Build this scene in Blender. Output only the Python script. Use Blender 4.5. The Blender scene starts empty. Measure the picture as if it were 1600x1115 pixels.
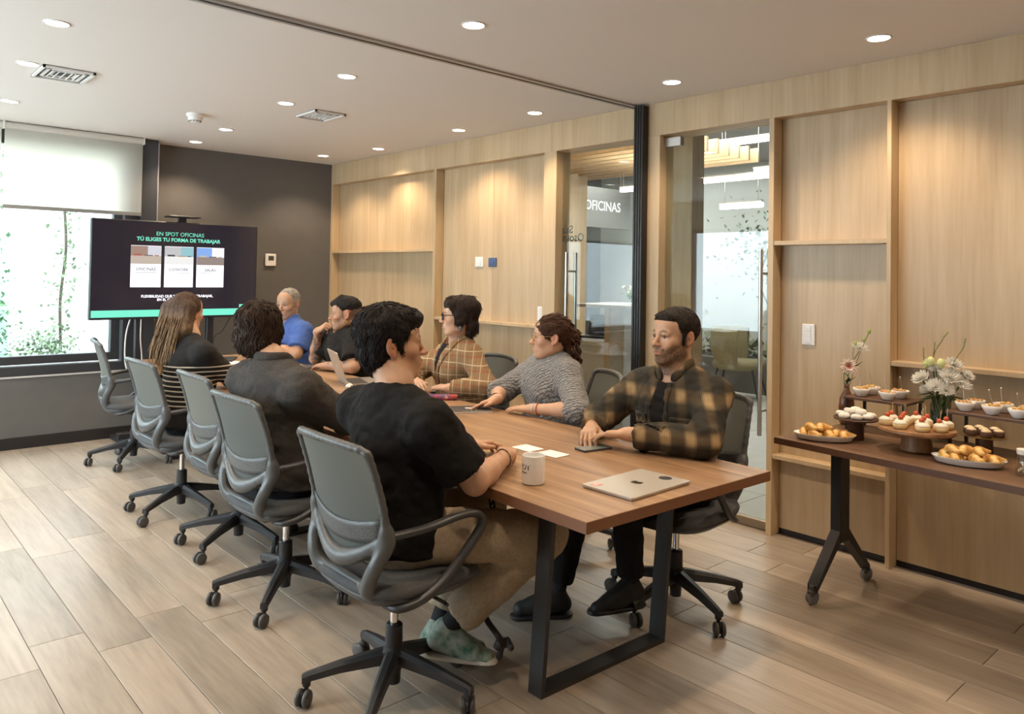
import bpy, bmesh, math, random
import numpy as np
from mathutils import Vector, Matrix

random.seed(7)
S = bpy.context.scene
C = S.collection
PI = math.pi

# ------------------------------------------------------------------ camera
F_PX, YAW, PITCH, ROLL, CY, CAM_H = 1196.5, math.radians(42.14), math.radians(1.252), math.radians(.956), 402.4, 1.46
fw = Vector((math.sin(YAW)*math.cos(PITCH), math.cos(YAW)*math.cos(PITCH), math.sin(PITCH)))
rt = Vector((math.cos(YAW), -math.sin(YAW), 0)); up = rt.cross(fw)
rt, up = rt*math.cos(ROLL)+up*math.sin(ROLL), up*math.cos(ROLL)-rt*math.sin(ROLL)
cam_d = bpy.data.cameras.new('camera'); cam = bpy.data.objects.new('camera', cam_d); C.objects.link(cam)
cam.matrix_world = Matrix(((rt.x, up.x, -fw.x, 0), (rt.y, up.y, -fw.y, 0), (rt.z, up.z, -fw.z, CAM_H), (0, 0, 0, 1)))
cam_d.sensor_width = 36; cam_d.lens = F_PX/1600*36; cam_d.shift_y = -(557.5-CY)/1600
cam_d.clip_start = .05; cam_d.clip_end = 100
S.camera = cam

# ------------------------------------------------------------------ world, exposure
w = bpy.data.worlds.new('overcast_sky'); S.world = w; w.use_nodes = True
wn = w.node_tree.nodes; wn['Background'].inputs[0].default_value = (.80, .90, 1, 1); wn['Background'].inputs[1].default_value = 8.5
S.view_settings.view_transform = 'Standard'; S.view_settings.look = 'None'
S.view_settings.gamma = 1; S.view_settings.use_curve_mapping = False
S.view_settings.exposure = 0.36
S.cycles.use_denoising = True
S.cycles.max_bounces = 10; S.cycles.transparent_max_bounces = 16; S.cycles.sample_clamp_indirect = 6

LAMP_W = 47.0                     # watts of each ceiling downlight
LAMP_COL = (1, .775, .545)

# ------------------------------------------------------------------ materials
MATS = {}
def new_mat(name):
    m = bpy.data.materials.new(name); m.use_nodes = True; MATS[name] = m
    nt = m.node_tree; return m, nt, nt.nodes['Principled BSDF']
def setb(b, **k):
    for a, v in k.items():
        n = {'col': 'Base Color', 'rough': 'Roughness', 'metal': 'Metallic', 'trans': 'Transmission Weight', 'ior': 'IOR', 'emit': 'Emission Strength',
             'ecol': 'Emission Color', 'alpha': 'Alpha', 'coat': 'Coat Weight', 'crough': 'Coat Roughness', 'sss': 'Subsurface Weight', 'sheen': 'Sheen Weight', 'spec': 'Specular IOR Level'}[a]
        if a in ('col', 'ecol') and len(v) == 3: v = (*v, 1)
        b.inputs[n].default_value = v
def plain(name, col, rough=.5, metal=0, **k):
    m, nt, b = new_mat(name); setb(b, col=col, rough=rough, metal=metal, **k); return m
def nd(nt, t, **k):
    n = nt.nodes.new(t)
    for a, v in k.items():
        if a in n.inputs: n.inputs[a].default_value = v
        else: setattr(n, a, v)
    return n
def ramp(nt, fac, stops):
    r = nt.nodes.new('ShaderNodeValToRGB'); e = r.color_ramp.elements
    while len(e) < len(stops): e.new(.5)
    for i, (p, c) in enumerate(stops): e[i].position = p; e[i].color = (*c, 1)
    nt.links.new(fac, r.inputs[0]); return r
def bump(nt, b, height, strength=.2, dist=.005):
    bp = nd(nt, 'ShaderNodeBump'); bp.inputs['Strength'].default_value = strength; bp.inputs['Distance'].default_value = dist
    nt.links.new(height, bp.inputs['Height']); nt.links.new(bp.outputs[0], b.inputs['Normal'])
def coords(nt, scale=(1, 1, 1), kind='Object', rand=0.0):
    tc = nd(nt, 'ShaderNodeTexCoord'); mp = nd(nt, 'ShaderNodeMapping'); mp.inputs['Scale'].default_value = scale
    nt.links.new(tc.outputs[kind], mp.inputs['Vector'])
    if rand:
        oi = nd(nt, 'ShaderNodeObjectInfo'); mu = nd(nt, 'ShaderNodeMath', operation='MULTIPLY'); mu.inputs[1].default_value = rand
        nt.links.new(oi.outputs['Random'], mu.inputs[0])
        cx = nd(nt, 'ShaderNodeCombineXYZ')
        for i in range(3): nt.links.new(mu.outputs[0], cx.inputs[i])
        nt.links.new(cx.outputs[0], mp.inputs['Location'])
    return mp.outputs[0]
def wood(name, stops, scale, rough=.45, detail=8, dist=.6, bstr=.08, rand=0.0, fine=None, kind='Object', vary=0.0):
    m, nt, b = new_mat(name); setb(b, rough=rough)
    v = coords(nt, scale, kind, rand)
    n1 = nd(nt, 'ShaderNodeTexNoise'); n1.inputs['Scale'].default_value = 1; n1.inputs['Detail'].default_value = detail; n1.inputs['Distortion'].default_value = dist
    nt.links.new(v, n1.inputs['Vector'])
    n2 = nd(nt, 'ShaderNodeTexNoise'); n2.inputs['Scale'].default_value = 6; n2.inputs['Detail'].default_value = 4; n2.inputs['Distortion'].default_value = .2
    nt.links.new(v, n2.inputs['Vector'])
    mx = nd(nt, 'ShaderNodeMath', operation='MULTIPLY_ADD'); mx.inputs[1].default_value = .35
    nt.links.new(n2.outputs['Fac'], mx.inputs[0]); 
    m2 = nd(nt, 'ShaderNodeMath', operation='MULTIPLY'); m2.inputs[1].default_value = .65; nt.links.new(n1.outputs['Fac'], m2.inputs[0])
    nt.links.new(m2.outputs[0], mx.inputs[2])
    r = ramp(nt, mx.outputs[0], stops); out = r.outputs[0]
    if vary:
        oi = nd(nt, 'ShaderNodeObjectInfo'); mr = nd(nt, 'ShaderNodeMapRange'); mr.inputs['To Min'].default_value = 1-vary; mr.inputs['To Max'].default_value = 1+vary*.6
        nt.links.new(oi.outputs['Random'], mr.inputs['Value'])
        hs = nd(nt, 'ShaderNodeHueSaturation'); nt.links.new(mr.outputs[0], hs.inputs['Value']); nt.links.new(out, hs.inputs['Color']); out = hs.outputs[0]
    nt.links.new(out, b.inputs['Base Color'])
    bump(nt, b, mx.outputs[0], bstr, .002)
    return m
def noisy(name, c1, c2, scale=30, rough=.6, bstr=0, detail=4, metal=0, dist=.002, kind='Object', **k):
    m, nt, b = new_mat(name); setb(b, rough=rough, metal=metal, **k)
    n = nd(nt, 'ShaderNodeTexNoise'); n.inputs['Scale'].default_value = scale; n.inputs['Detail'].default_value = detail
    nt.links.new(coords(nt, kind=kind), n.inputs['Vector'])
    r = ramp(nt, n.outputs['Fac'], [(.3, c1), (.7, c2)]); nt.links.new(r.outputs[0], b.inputs['Base Color'])
    if bstr: bump(nt, b, n.outputs['Fac'], bstr, dist)
    return m
def glassy(name, tint=(1, 1, 1), refl=.10, rough=0.0):
    m = bpy.data.materials.new(name); m.use_nodes = True; MATS[name] = m; nt = m.node_tree; nt.nodes.clear()
    o = nd(nt, 'ShaderNodeOutputMaterial'); t = nd(nt, 'ShaderNodeBsdfTransparent'); t.inputs[0].default_value = (*tint, 1)
    g = nd(nt, 'ShaderNodeBsdfGlossy'); g.inputs['Roughness'].default_value = rough
    lw = nd(nt, 'ShaderNodeLayerWeight'); lw.inputs['Blend'].default_value = .5; fr = nd(nt, 'ShaderNodeMath', operation='POWER'); fr.inputs[1].default_value = 5; nt.links.new(lw.outputs['Facing'], fr.inputs[0])   # Schlick reflectance, the same from both sides
    ma = nd(nt, 'ShaderNodeMath', operation='MULTIPLY_ADD'); ma.inputs[1].default_value = 1-refl*.6; ma.inputs[2].default_value = refl*.6
    mx = nd(nt, 'ShaderNodeMixShader'); nt.links.new(fr.outputs[0], ma.inputs[0]); nt.links.new(ma.outputs[0], mx.inputs[0])
    nt.links.new(t.outputs[0], mx.inputs[1]); nt.links.new(g.outputs[0], mx.inputs[2]); nt.links.new(mx.outputs[0], o.inputs[0])
    return m
def emis(name, col, strength):
    m, nt, b = new_mat(name); setb(b, col=(0, 0, 0), rough=.4, ecol=col, emit=strength); return m

OAK = wood('oak_veneer', [(.30, (.46, .32, .178)), (.5, (.56, .405, .24)), (.7, (.64, .485, .305))], (9, 9, .55), rough=.42, bstr=.05, rand=7, vary=.07)
OAKE = wood('oak_edge', [(.3, (.50, .355, .20)), (.7, (.62, .465, .285))], (9, 9, .8), rough=.45, bstr=.04)
WALNUT = wood('walnut_top', [(.30, (.095, .050, .026)), (.43, (.25, .145, .078)), (.55, (.34, .205, .112)), (.72, (.47, .31, .18))], (9, .5, 6), rough=.36, bstr=.06, dist=1.6)
WALEDGE = plain('walnut_edge', (.20, .085, .040), .4)
FLOORM = wood('plank_oak_grey', [(.25, (.255, .200, .150)), (.48, (.385, .315, .245)), (.72, (.49, .415, .335))], (10, .9, 1), rough=.34, bstr=.08, rand=40, vary=.16, dist=1.0)
GROUT = plain('grout', (.12, .095, .075), .8)
PAINTW = plain('ceiling_paint', (.74, .70, .66), .9)
GREYW = noisy('wall_grey_paint', (.115, .107, .10), (.125, .117, .108), 8, .75)
GREYD = plain('column_dark_paint', (.05, .052, .06), .6)
BASEB = plain('baseboard_dark', (.018, .015, .014), .5)
ALU = plain('window_frame_dark', (.055, .056, .062), .4, .3)
BLACKM = plain('black_metal', (.030, .030, .033), .42, .2)
BLACKP = plain('black_plastic', (.022, .022, .024), .5)
GREYP = plain('grey_plastic', (.075, .078, .082), .45)
CHROME = plain('chrome', (.75, .75, .76), .16, 1)
STEEL = plain('brushed_steel', (.62, .60, .57), .32, 1)
WHITEP = plain('white_plastic', (.80, .78, .75), .4)
CERAM = plain('white_ceramic', (.87, .87, .87), .18, coat=.3)
GLASS = glassy('clear_glass', (.93, .965, .95), .07)
GLASSW = glassy('window_glass', (.95, .98, .97), .05)

# ------------------------------------------------------------------ mesh helpers
class MB:
    def __init__(s): s.v = []; s.f = []; s.m = []
    def add(s, vs, fs, mi=0):
        o = len(s.v); s.v += [tuple(p) for p in vs]; s.f += [tuple(i+o for i in f) for f in fs]; s.m += [mi]*len(fs); return s
    def box(s, c, size, rot=None, ch=0.0, mi=0):
        hx, hy, hz = size[0]/2, size[1]/2, size[2]/2
        ch = min(ch, hx*.9, hy*.9, hz*.9)
        if ch <= 0:
            vs = [(x, y, z) for x in (-hx, hx) for y in (-hy, hy) for z in (-hz, hz)]
            fs = [(0, 1, 3, 2), (4, 6, 7, 5), (0, 4, 5, 1), (2, 3, 7, 6), (0, 2, 6, 4), (1, 5, 7, 3)]
        else:
            vs = []; ix = {}
            for sx in (-1, 1):
                for sy in (-1, 1):
                    for sz in (-1, 1):
                        for a in range(3):
                            p = [sx*(hx-ch), sy*(hy-ch), sz*(hz-ch)]; p[a] = (sx*hx, sy*hy, sz*hz)[a]
                            ix[(sx, sy, sz, a)] = len(vs); vs.append(tuple(p))
            fs = []
            for a in range(3):
                b, c2 = (a+1) % 3, (a+2) % 3
                for sg in (-1, 1):
                    q = []
                    for (u, w_) in ((-1, -1), (1, -1), (1, 1), (-1, 1)):
                        k = [0, 0, 0]; k[a] = sg; k[b] = u; k[c2] = w_; q.append(ix[(*k, a)])
                    fs.append(tuple(q if sg > 0 else q[::-1]))
                    # edges between faces a and b
                for u in (-1, 1):
                    for w_ in (-1, 1):
                        k0 = [0, 0, 0]; k0[a] = u; k0[b] = w_; k1 = list(k0); k0[c2] = -1; k1[c2] = 1
                        q = (ix[(*k0, a)], ix[(*k0, b)], ix[(*k1, b)], ix[(*k1, a)])
                        fs.append(q if u*w_ > 0 else q[::-1])
            for sx in (-1, 1):
                for sy in (-1, 1):
                    for sz in (-1, 1):
                        q = (ix[(sx, sy, sz, 0)], ix[(sx, sy, sz, 1)], ix[(sx, sy, sz, 2)])
                        fs.append(q if sx*sy*sz > 0 else q[::-1])
        M = rot if rot is not None else Matrix.Identity(3)
        vs = [tuple(M @ Vector(p) + Vector(c)) for p in vs]
        return s.add(vs, fs, mi)
    def b2(s, lo, hi, ch=0.0, mi=0):
        return s.box([(lo[i]+hi[i])/2 for i in range(3)], [hi[i]-lo[i] for i in range(3)], None, ch, mi)
    def rings(s, rings, cap0=True, cap1=True, closed=True, mi=0):
        n = len(rings[0]); vs = [p for r in rings for p in r]; fs = []
        for i in range(len(rings)-1):
            for j in range(n if closed else n-1):
                k = (j+1) % n; fs.append((i*n+j, i*n+k, (i+1)*n+k, (i+1)*n+j))
        if cap0: fs.append(tuple(range(n))[::-1])
        if cap1: fs.append(tuple(range((len(rings)-1)*n, len(rings)*n)))
        return s.add(vs, fs, mi)
    def cyl(s, p0, p1, r0, r1=None, n=16, mi=0, cap=True):
        r1 = r0 if r1 is None else r1; p0 = Vector(p0); p1 = Vector(p1); a, b = frame(p1-p0)
        rr = [[p+ (a*math.cos(2*PI*j/n)+b*math.sin(2*PI*j/n))*r for j in range(n)] for p, r in ((p0, r0), (p1, r1))]
        return s.rings(rr, cap, cap, mi=mi)
    def lathe(s, prof, n=24, c=(0, 0, 0), axis=None, mi=0, cap=True):
        c = Vector(c); ax = Vector(axis or (0, 0, 1)).normalized(); a, b = frame(ax)
        rr = [[c+ax*z+(a*math.cos(2*PI*j/n)+b*math.sin(2*PI*j/n))*max(r, 1e-4) for j in range(n)] for r, z in prof]
        return s.rings(rr, cap, cap, mi=mi)
    def tube(s, pts, r, n=8, mi=0, closed=False, flat=1.0, upv=None):
        pts = [Vector(p) for p in pts]; N = len(pts); rr = []
        rs = r if isinstance(r, (list, tuple)) else [r]*N
        ref = None
        for i, p in enumerate(pts):
            t = (pts[(i+1) % N]-pts[i-1]) if closed else (pts[min(i+1, N-1)]-pts[max(i-1, 0)])
            t.normalize()
            if upv is not None:
                a = t.cross(Vector(upv)); 
                if a.length < 1e-5: a = frame(t)[0]
                a.normalize(); b = a.cross(t)
            else:
                if ref is None: ref = frame(t)[0]
                a = ref-t*ref.dot(t); a.normalize(); ref = a; b = t.cross(a)
            rr.append([p+(a*math.cos(2*PI*j/n)*flat+b*math.sin(2*PI*j/n))*rs[i] for j in range(n)])
        if closed: rr.append(rr[0]); return s.rings(rr, False, False, mi=mi)
        return s.rings(rr, mi=mi)
    def sphere(s, c, r, n=12, m=8, sc=(1, 1, 1), rot=None, mi=0):
        c = Vector(c); R = rot or Matrix.Identity(3); rr = []
        for i in range(m+1):
            th = PI*i/m; rad = max(math.sin(th), 1e-3); z = -math.cos(th)
            rr.append([c+R @ Vector((rad*math.cos(2*PI*j/n)*r*sc[0], rad*math.sin(2*PI*j/n)*r*sc[1], z*r*sc[2])) for j in range(n)])
        return s.rings(rr, mi=mi)
    def prism(s, poly, z0, z1, mi=0):
        n = len(poly); return s.rings([[(x, y, z0) for x, y in poly], [(x, y, z1) for x, y in poly]], mi=mi)
    def xf(s, M):
        s.v = [tuple(M @ Vector(p)) for p in s.v]; return s
    def mesh(s, name, mats, smooth=False, auto=None):
        me = bpy.data.meshes.new(name); me.from_pydata(s.v, [], s.f)
        for m in (mats if isinstance(mats, (list, tuple)) else [mats]): me.materials.append(m)
        if any(s.m): me.polygons.foreach_set('material_index', s.m)
        if smooth: me.polygons.foreach_set('use_smooth', [True]*len(me.polygons))
        if auto: me.set_sharp_from_angle(angle=math.radians(auto))
        me.update(); return me
    def build(s, name, mats, parent=None, smooth=False, auto=None, **tagk):
        if auto: smooth = True
        return link(name, s.mesh(name, mats, smooth, auto), parent, **tagk)
def frame(d):
    d = Vector(d).normalized(); u = Vector((0, 0, 1)) if abs(d.z) < .9 else Vector((1, 0, 0))
    a = u.cross(d).normalized(); return a, d.cross(a)
def tag(o, label=None, cat=None, group=None, kind=None):
    if label: o['label'] = label
    if cat: o['category'] = cat
    if group: o['group'] = group
    if kind: o['kind'] = kind
    return o
def link(name, data, parent=None, **tagk):
    o = bpy.data.objects.new(name, data); C.objects.link(o)
    if parent is not None: o.parent = parent
    return tag(o, **tagk)
def thing(name, loc=(0, 0, 0), rz=0, **tagk):
    o = bpy.data.objects.new(name, None); C.objects.link(o); o.location = loc; o.rotation_euler = (0, 0, rz); o.empty_display_size = .1
    return tag(o, **tagk)
def children_of(o): return [c for c in bpy.data.objects if c.parent == o]
KIDS = {}
def copy_tree(o, parent=None):
    c = o.copy(); C.objects.link(c); c.parent = parent
    for ch in KIDMAP.get(o.name, ()): copy_tree(ch, c)
    return c
KIDMAP = {}
def snapshot(root):
    for o in bpy.data.objects:
        if o.parent: 
            l = KIDMAP.setdefault(o.parent.name, [])
            if o not in l: l.append(o)
def box_obj(name, lo, hi, m, parent=None, ch=0.0, **k): return MB().b2(lo, hi, ch).build(name, m, parent, **k)
def bez(pts, n=8):
    """Catmull-Rom through points"""
    P = [Vector(p) for p in pts]; P = [P[0]*2-P[1]]+P+[P[-1]*2-P[-2]]; out = []
    for i in range(1, len(P)-2):
        for k in range(n):
            t = k/n; a, b, c, d = P[i-1:i+3]
            out.append(.5*((2*b)+(c-a)*t+(2*a-5*b+4*c-d)*t*t+(3*b-a-3*c+d)*t**3))
    out.append(P[-2]); return out
def text_mesh(body, size, mat, name, parent, M, align='CENTER', bold=0.0, depth=.0005):
    cu = bpy.data.curves.new('text_curve', 'FONT'); cu.body = body; cu.size = size; cu.align_x = align; cu.align_y = 'CENTER'; cu.extrude = depth; cu.offset = bold
    cu.resolution_u = 3
    o = bpy.data.objects.new('text_tmp', cu); C.objects.link(o)
    dg = bpy.context.evaluated_depsgraph_get(); me = bpy.data.meshes.new_from_object(o.evaluated_get(dg))
    bpy.data.objects.remove(o); bpy.data.curves.remove(cu)
    me.materials.clear(); me.materials.append(mat); me.transform(M)
    return link(name, me, parent)
# ================================================================== the room
CEIL = 2.60; WX = 4.05; RX = 4.14; BY = 7.38; WY = 7.20; LX = -1.7; FY = -2.2

# floor of planks
fl = box_obj('floor', (LX, FY, -.06), (RX+.02, BY, -.004), GROUT, label='pale oak plank floor of the meeting room', cat='floor', kind='structure')
PW, PL = .193, 1.23
pm = MB().box((0, 0, -.003), (PW-.0025, PL-.0025, .006), None, .0012).mesh('plank', FLOORM)
col = 0; x = WX+.06-PW/2
k = 0
while x > LX:
    y = (3.22 if k % 2 == 0 else 3.43)+PL/2-6*PL
    while y-PL/2 < BY:
        lo, hi = max(y-PL/2, FY), min(y+PL/2, BY)
        if hi-lo > .05:
            o = link('plank', pm, fl); o.location = (x, (lo+hi)/2, 0); o.scale = (1, (hi-lo)/PL, 1)
        y += PL
    x -= PW; k += 1

# ceiling with a slot for nothing, plain slab
box_obj('ceiling', (LX, FY, CEIL), (RX+.1, BY, CEIL+.12), PAINTW, label='smooth off-white ceiling', cat='ceiling', kind='structure')
tr = thing('trim_1', (1.5, 3.255, CEIL), label='thin metal partition track across the ceiling', cat='ceiling track', kind='structure')
MB().b2((-3.2, -.035, -.012), (2.55, -.012, 0)).b2((-3.2, .012, -.012), (2.55, .035, 0)).build('rail', plain('track_grey', (.42, .41, .39), .4, .4), tr)
MB().b2((-3.2, -.012, -.006), (2.55, .012, 0)).build('slot', BLACKM, tr)

# outer shell behind the camera
box_obj('wall_front', (LX, FY-.1, 0), (RX+.1, FY, CEIL), plain('shell_paint', (.55, .52, .48), .9), label='plain wall behind the viewpoint', cat='wall', kind='structure')
wl = thing('wall_left', (LX-.05, 0, 0), label='plain wall with a wide window left of the viewpoint', cat='wall', kind='structure')
for y0, y1, z0, z1 in ((FY-.1, 2.6, 0, CEIL), (2.6, BY, 0, .60), (2.6, BY, 2.20, CEIL), (6.9, BY, .60, 2.20)): MB().b2((-.05, y0, z0), (.05, y1, z1)).build('panel', MATS['shell_paint'], wl)
w2 = thing('window_2', (LX-.05, 2.6, .60), label='wide side window left of the viewpoint', cat='window', kind='structure')
for y0, y1, z0, z1 in ((0, 4.3, 0, .06), (0, 4.3, 1.54, 1.60), (0, .06, .06, 1.54), (4.24, 4.3, .06, 1.54), (2.1, 2.16, .06, 1.54)): MB().b2((-.04, y0, z0), (.04, y1, z1)).build('window_frame', ALU, w2)
for y0, y1 in ((.06, 2.1), (2.16, 4.24)): MB().b2((-.004, y0, .06), (.004, y1, 1.54)).build('pane', GLASSW, w2)

# back wall with the screen
box_obj('wall_back', (2.20, BY, 0), (RX+.1, BY+.12, CEIL), GREYW, label='dark grey painted wall behind the screen', cat='wall', kind='structure')
wb = thing('wall_window', (0, WY, 0), label='grey wall under the big window', cat='wall', kind='structure')
MB().b2((LX, 0, 0), (2.09, .18, .575)).build('lower_panel', GREYW, wb)
MB().b2((LX, -.012, .565), (2.02, .18, .578)).build('ledge', plain('ledge_light', (.55, .53, .52), .4), wb)
MB().b2((LX, 0, 2.56), (2.09, .18, CEIL)).build('lintel', GREYW, wb)
cl = thing('wall_column', (2.15, WY, 0), label='dark blue-grey column between window and screen wall', cat='column', kind='structure')
MB().b2((-.065, -.04, 0), (.065, .19, CEIL), .004).build('shaft', GREYD, cl)
MB().b2((.066, -.03, 1.0), (.076, .17, CEIL-.02)).build('daylight_edge', plain('painted_daylight', (.42, .42, .50), .4), cl)  # added pale strip, its colour stands for daylight on the wall edge
box_obj('baseboard_back', (LX, WY-.014, 0), (2.085, WY, .092), BASEB, label='dark baseboard under the window wall', cat='baseboard', kind='structure')
box_obj('baseboard_screen', (2.22, BY-.014, 0), (WX, BY, .092), BASEB, label='dark baseboard under the screen wall', cat='baseboard', kind='structure')

# window
wi = thing('window_1', (0, WY, 0), label='large window with dark aluminium frame and bright garden behind', cat='window', kind='structure')
WL, WR = -1.4, 1.965
def bar(lo, hi, nm='window_frame'): MB().b2(lo, hi, .004).build(nm, ALU, wi)
bar((WL, .0, .578), (2.085, .11, .655)); bar((WL, .0, 2.50), (2.085, .11, 2.56)); bar((WR, .0, .655), (2.085, .11, 2.50)); bar((WL, .0, .655), (WL+.1, .11, 2.50))
bar((WL+.1, .02, .667), (WR-.01, .09, .735), 'sash'); bar((WR-.085, .02, .735), (WR-.012, .09, 2.44), 'sash'); bar((WL+.1, .02, 2.44), (WR-.01, .09, 2.50), 'sash')
bar((.3, .02, .735), (.36, .09, 2.44), 'mullion')
MB().b2((WL+.1, .05, .735), (.30, .056, 2.44)).build('pane', GLASSW, wi); MB().b2((.36, .05, .735), (WR-.085, .056, 2.44)).build('pane', GLASSW, wi)

# roller blinds
BL, nt, b = new_mat('blind_fabric'); setb(b, col=(.80, .77, .72), rough=.9)
tl = nd(nt, 'ShaderNodeBsdfTranslucent'); tl.inputs[0].default_value = (.90, .87, .80, 1); ms = nd(nt, 'ShaderNodeMixShader'); ms.inputs[0].default_value = .72
nt.links.new(b.outputs[0], ms.inputs[1]); nt.links.new(tl.outputs[0], ms.inputs[2]); nt.links.new(ms.outputs[0], nt.nodes['Material Output'].inputs[0])
BARM = plain('blind_bar', (.30, .275, .245), .5)
def blind(x0, x1, lab):
    t = thing('roller_blind', ((x0+x1)/2, WY-.07, CEIL), label=lab, cat='roller blind', group='roller blinds on the window'); h = (x1-x0)/2
    MB().b2((-h, -.001, -.66), (h, .001, -.045)).build('fabric', BL, t)
    MB().cyl((-h, .0, -.03), (h, .0, -.03), .027, n=16).build('roller_tube', MATS['blind_bar'] if 0 else plain('tube_cream', (.62, .58, .52), .5), t, auto=40)
    MB().b2((-h, -.006, -.685), (h, .006, -.655), .002).build('bottom_bar', BARM, t)
    for sx in (-1, 1): MB().b2((sx*(h+.006)-.004, -.03, -.06), (sx*(h+.006)+.004, .03, 0)).build('bracket', WHITEP, t)
blind(1.055, 2.075, 'cream roller blind half lowered beside the dark column')
blind(-.6, 1.035, 'cream roller blind cut by the left picture edge')

# ---------------------------------------------------------------- garden beyond the window
GA = noisy('garden_gravel', (.30, .30, .29), (.46, .45, .43), 14, .9)
box_obj('ground_garden', (-6, WY+.2, .30), (6, 13, .38), GA, label='pale gravel garden ground outside the window', cat='ground', kind='structure')
box_obj('wall_garden', (-7, 11.2, .3), (7, 11.4, 4.2), plain('garden_wall_white', (.85, .86, .86), .9), label='white boundary wall of the garden', cat='wall', kind='structure')
LEAF = noisy('vine_leaf', (.10, .16, .08), (.22, .30, .16), 9, .6)
STEMM = plain('vine_stem', (.10, .075, .05), .8)
lf = MB().add([(0, 0, 0), (.028, .03, .006), (0, .075, 0), (-.028, .03, .006)], [(0, 1, 2), (0, 2, 3)])
def leaf_cloud(name, parent, pts, size, mat, seed):
    R = random.Random(seed); mb = MB()
    for p in pts:
        M = Matrix.Rotation(R.uniform(0, 6.3), 3, 'Z') @ Matrix.Rotation(R.uniform(-1.2, 1.2), 3, 'X'); s = size*R.uniform(.6, 1.4)
        mb.add([M @ Vector((q[0]*s, q[1]*s, q[2]*s)) + Vector(p) for q in lf.v], lf.f)
    return mb.build(name, mat, parent, kind='stuff')
def vine(x, h, n, lab, seed):
    t = thing('climbing_vine', (x, 11.1, .38), label=lab, cat='vine', group='climbing vines on the garden wall'); R = random.Random(seed)
    pth = bez([(R.uniform(-.08, .08), -.03, h*i/5) for i in range(6)], 5); MB().tube(pth, .018, 5).build('stem', STEMM, t, smooth=True)
    leaf_cloud('foliage', t, [(p.x+max(-.22, min(.22, R.gauss(0, .10))), -.06-abs(R.gauss(0, .04)), p.z+R.uniform(-.1, .1)) for p in [R.choice(pth) for _ in range(n*3)]], .8, LEAF, seed)
vine(1.05, 3.3, 260, 'leafy vine on the white garden wall right of the pane', 1)
vine(1.55, 3.4, 190, 'thin vine on the garden wall nearest the screen', 2)
vine(.35, 3.2, 150, 'sparse vine at the far left of the window', 3)
vine(2.35, 3.3, 150, 'vine on the garden wall hidden partly by the screen', 4)
def bush(x, y, r, lab, seed):
    t = thing('garden_shrub', (x, y, .38), label=lab, cat='shrub', group='low shrubs along the garden wall'); R = random.Random(seed)
    for i in range(5): MB().tube([(0, 0, 0), (R.uniform(-.5, .5)*r, R.uniform(-.3, .3)*r, r*.8)], .003, 5).build('stem', STEMM, t)
    leaf_cloud('foliage', t, [(R.gauss(0, r*.5), R.gauss(0, r*.35), abs(R.gauss(r*.45, r*.35))) for _ in range(420)], .7, LEAF, seed)
bush(-.05, 10.3, .40, 'low shrub at the left edge of the window view', 11); bush(.95, 10.3, .26, 'low shrub below the leafy vine', 12); bush(1.95, 10.3, .34, 'low shrub beside the screen edge', 13)
gp = thing('glass_fence', (1.0, 9.9, .38), label='low clear glass fence panel in the garden', cat='glass fence')
MB().b2((-.95, -.006, .08), (.55, .006, 1.55)).build('pane', glassy('green_glass', (.80, .93, .86), .08), gp); MB().b2((-.95, -.02, 0), (.55, .02, .08)).build('rail', STEEL, gp)

# ---------------------------------------------------------------- oak panelled wall
wr = thing('wall_right', (0, 0, 0), label='oak veneered panel wall with framed recesses and shelves', cat='wall', kind='structure')
HZ = 2.385
def wbox(nm, y0, y1, z0, z1, x0=WX, x1=RX, m=OAKE, ch=.0015): MB().b2((x0, y0, z0), (x1, y1, z1), ch).build(nm, m, wr)
wbox('header', 4.06, BY, HZ, CEIL, m=OAK); wbox('header', 2.265, 4.06, HZ, CEIL, m=OAK); wbox('header', FY, 2.265, HZ, CEIL, m=OAK)
for y0, y1 in ((7.345, BY), (5.496, 5.53), (4.00, 4.131), (3.055, 3.16), (2.247, 2.28), (1.598, 1.62), (-.30, -.27), (FY, FY+.03)): wbox('stile', y0, y1, 0, HZ)
REC = [(5.53, 7.345, [(1.652, 1.676)]), (4.131, 5.496, [(1.052, 1.076)]), (1.62, 2.247, [(1.652, 1.676), (.437, .461)]), (-.27, 1.598, [(1.028, 1.052)]), (FY+.03, -.30, [(1.652, 1.676)])]
for y0, y1, sh in REC:
    n = max(1, round((y1-y0)/.62)); st = (y1-y0)/n
    for i in range(n): MB().b2((RX, y0+i*st+.0008, .03), (RX+.03, y0+(i+1)*st-.0008, HZ), .001).build('panel', OAK, wr)
    for z0, z1 in sh: wbox('shelf', y0, y1, z0, z1, WX+.004)
    MB().b2((RX+.004, y0, 0), (RX+.03, y1, .03)).build('shadow_gap', BASEB, wr)
MB().b2((RX+.03, FY, 0), (RX+.06, 2.279, CEIL)).b2((RX+.03, 4.001, 0), (RX+.06, BY, CEIL)).b2((RX-.002, 2.25, 0), (RX+.031, 2.279, HZ)).b2((RX-.002, 4.001, 0), (RX+.031, 4.128, HZ)).b2((RX-.002, 3.056, 0), (RX+.06, 3.159, HZ)).b2((RX-.002, 2.25, HZ), (RX+.06, 4.15, CEIL)).build('backing', OAKE, wr)

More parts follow.
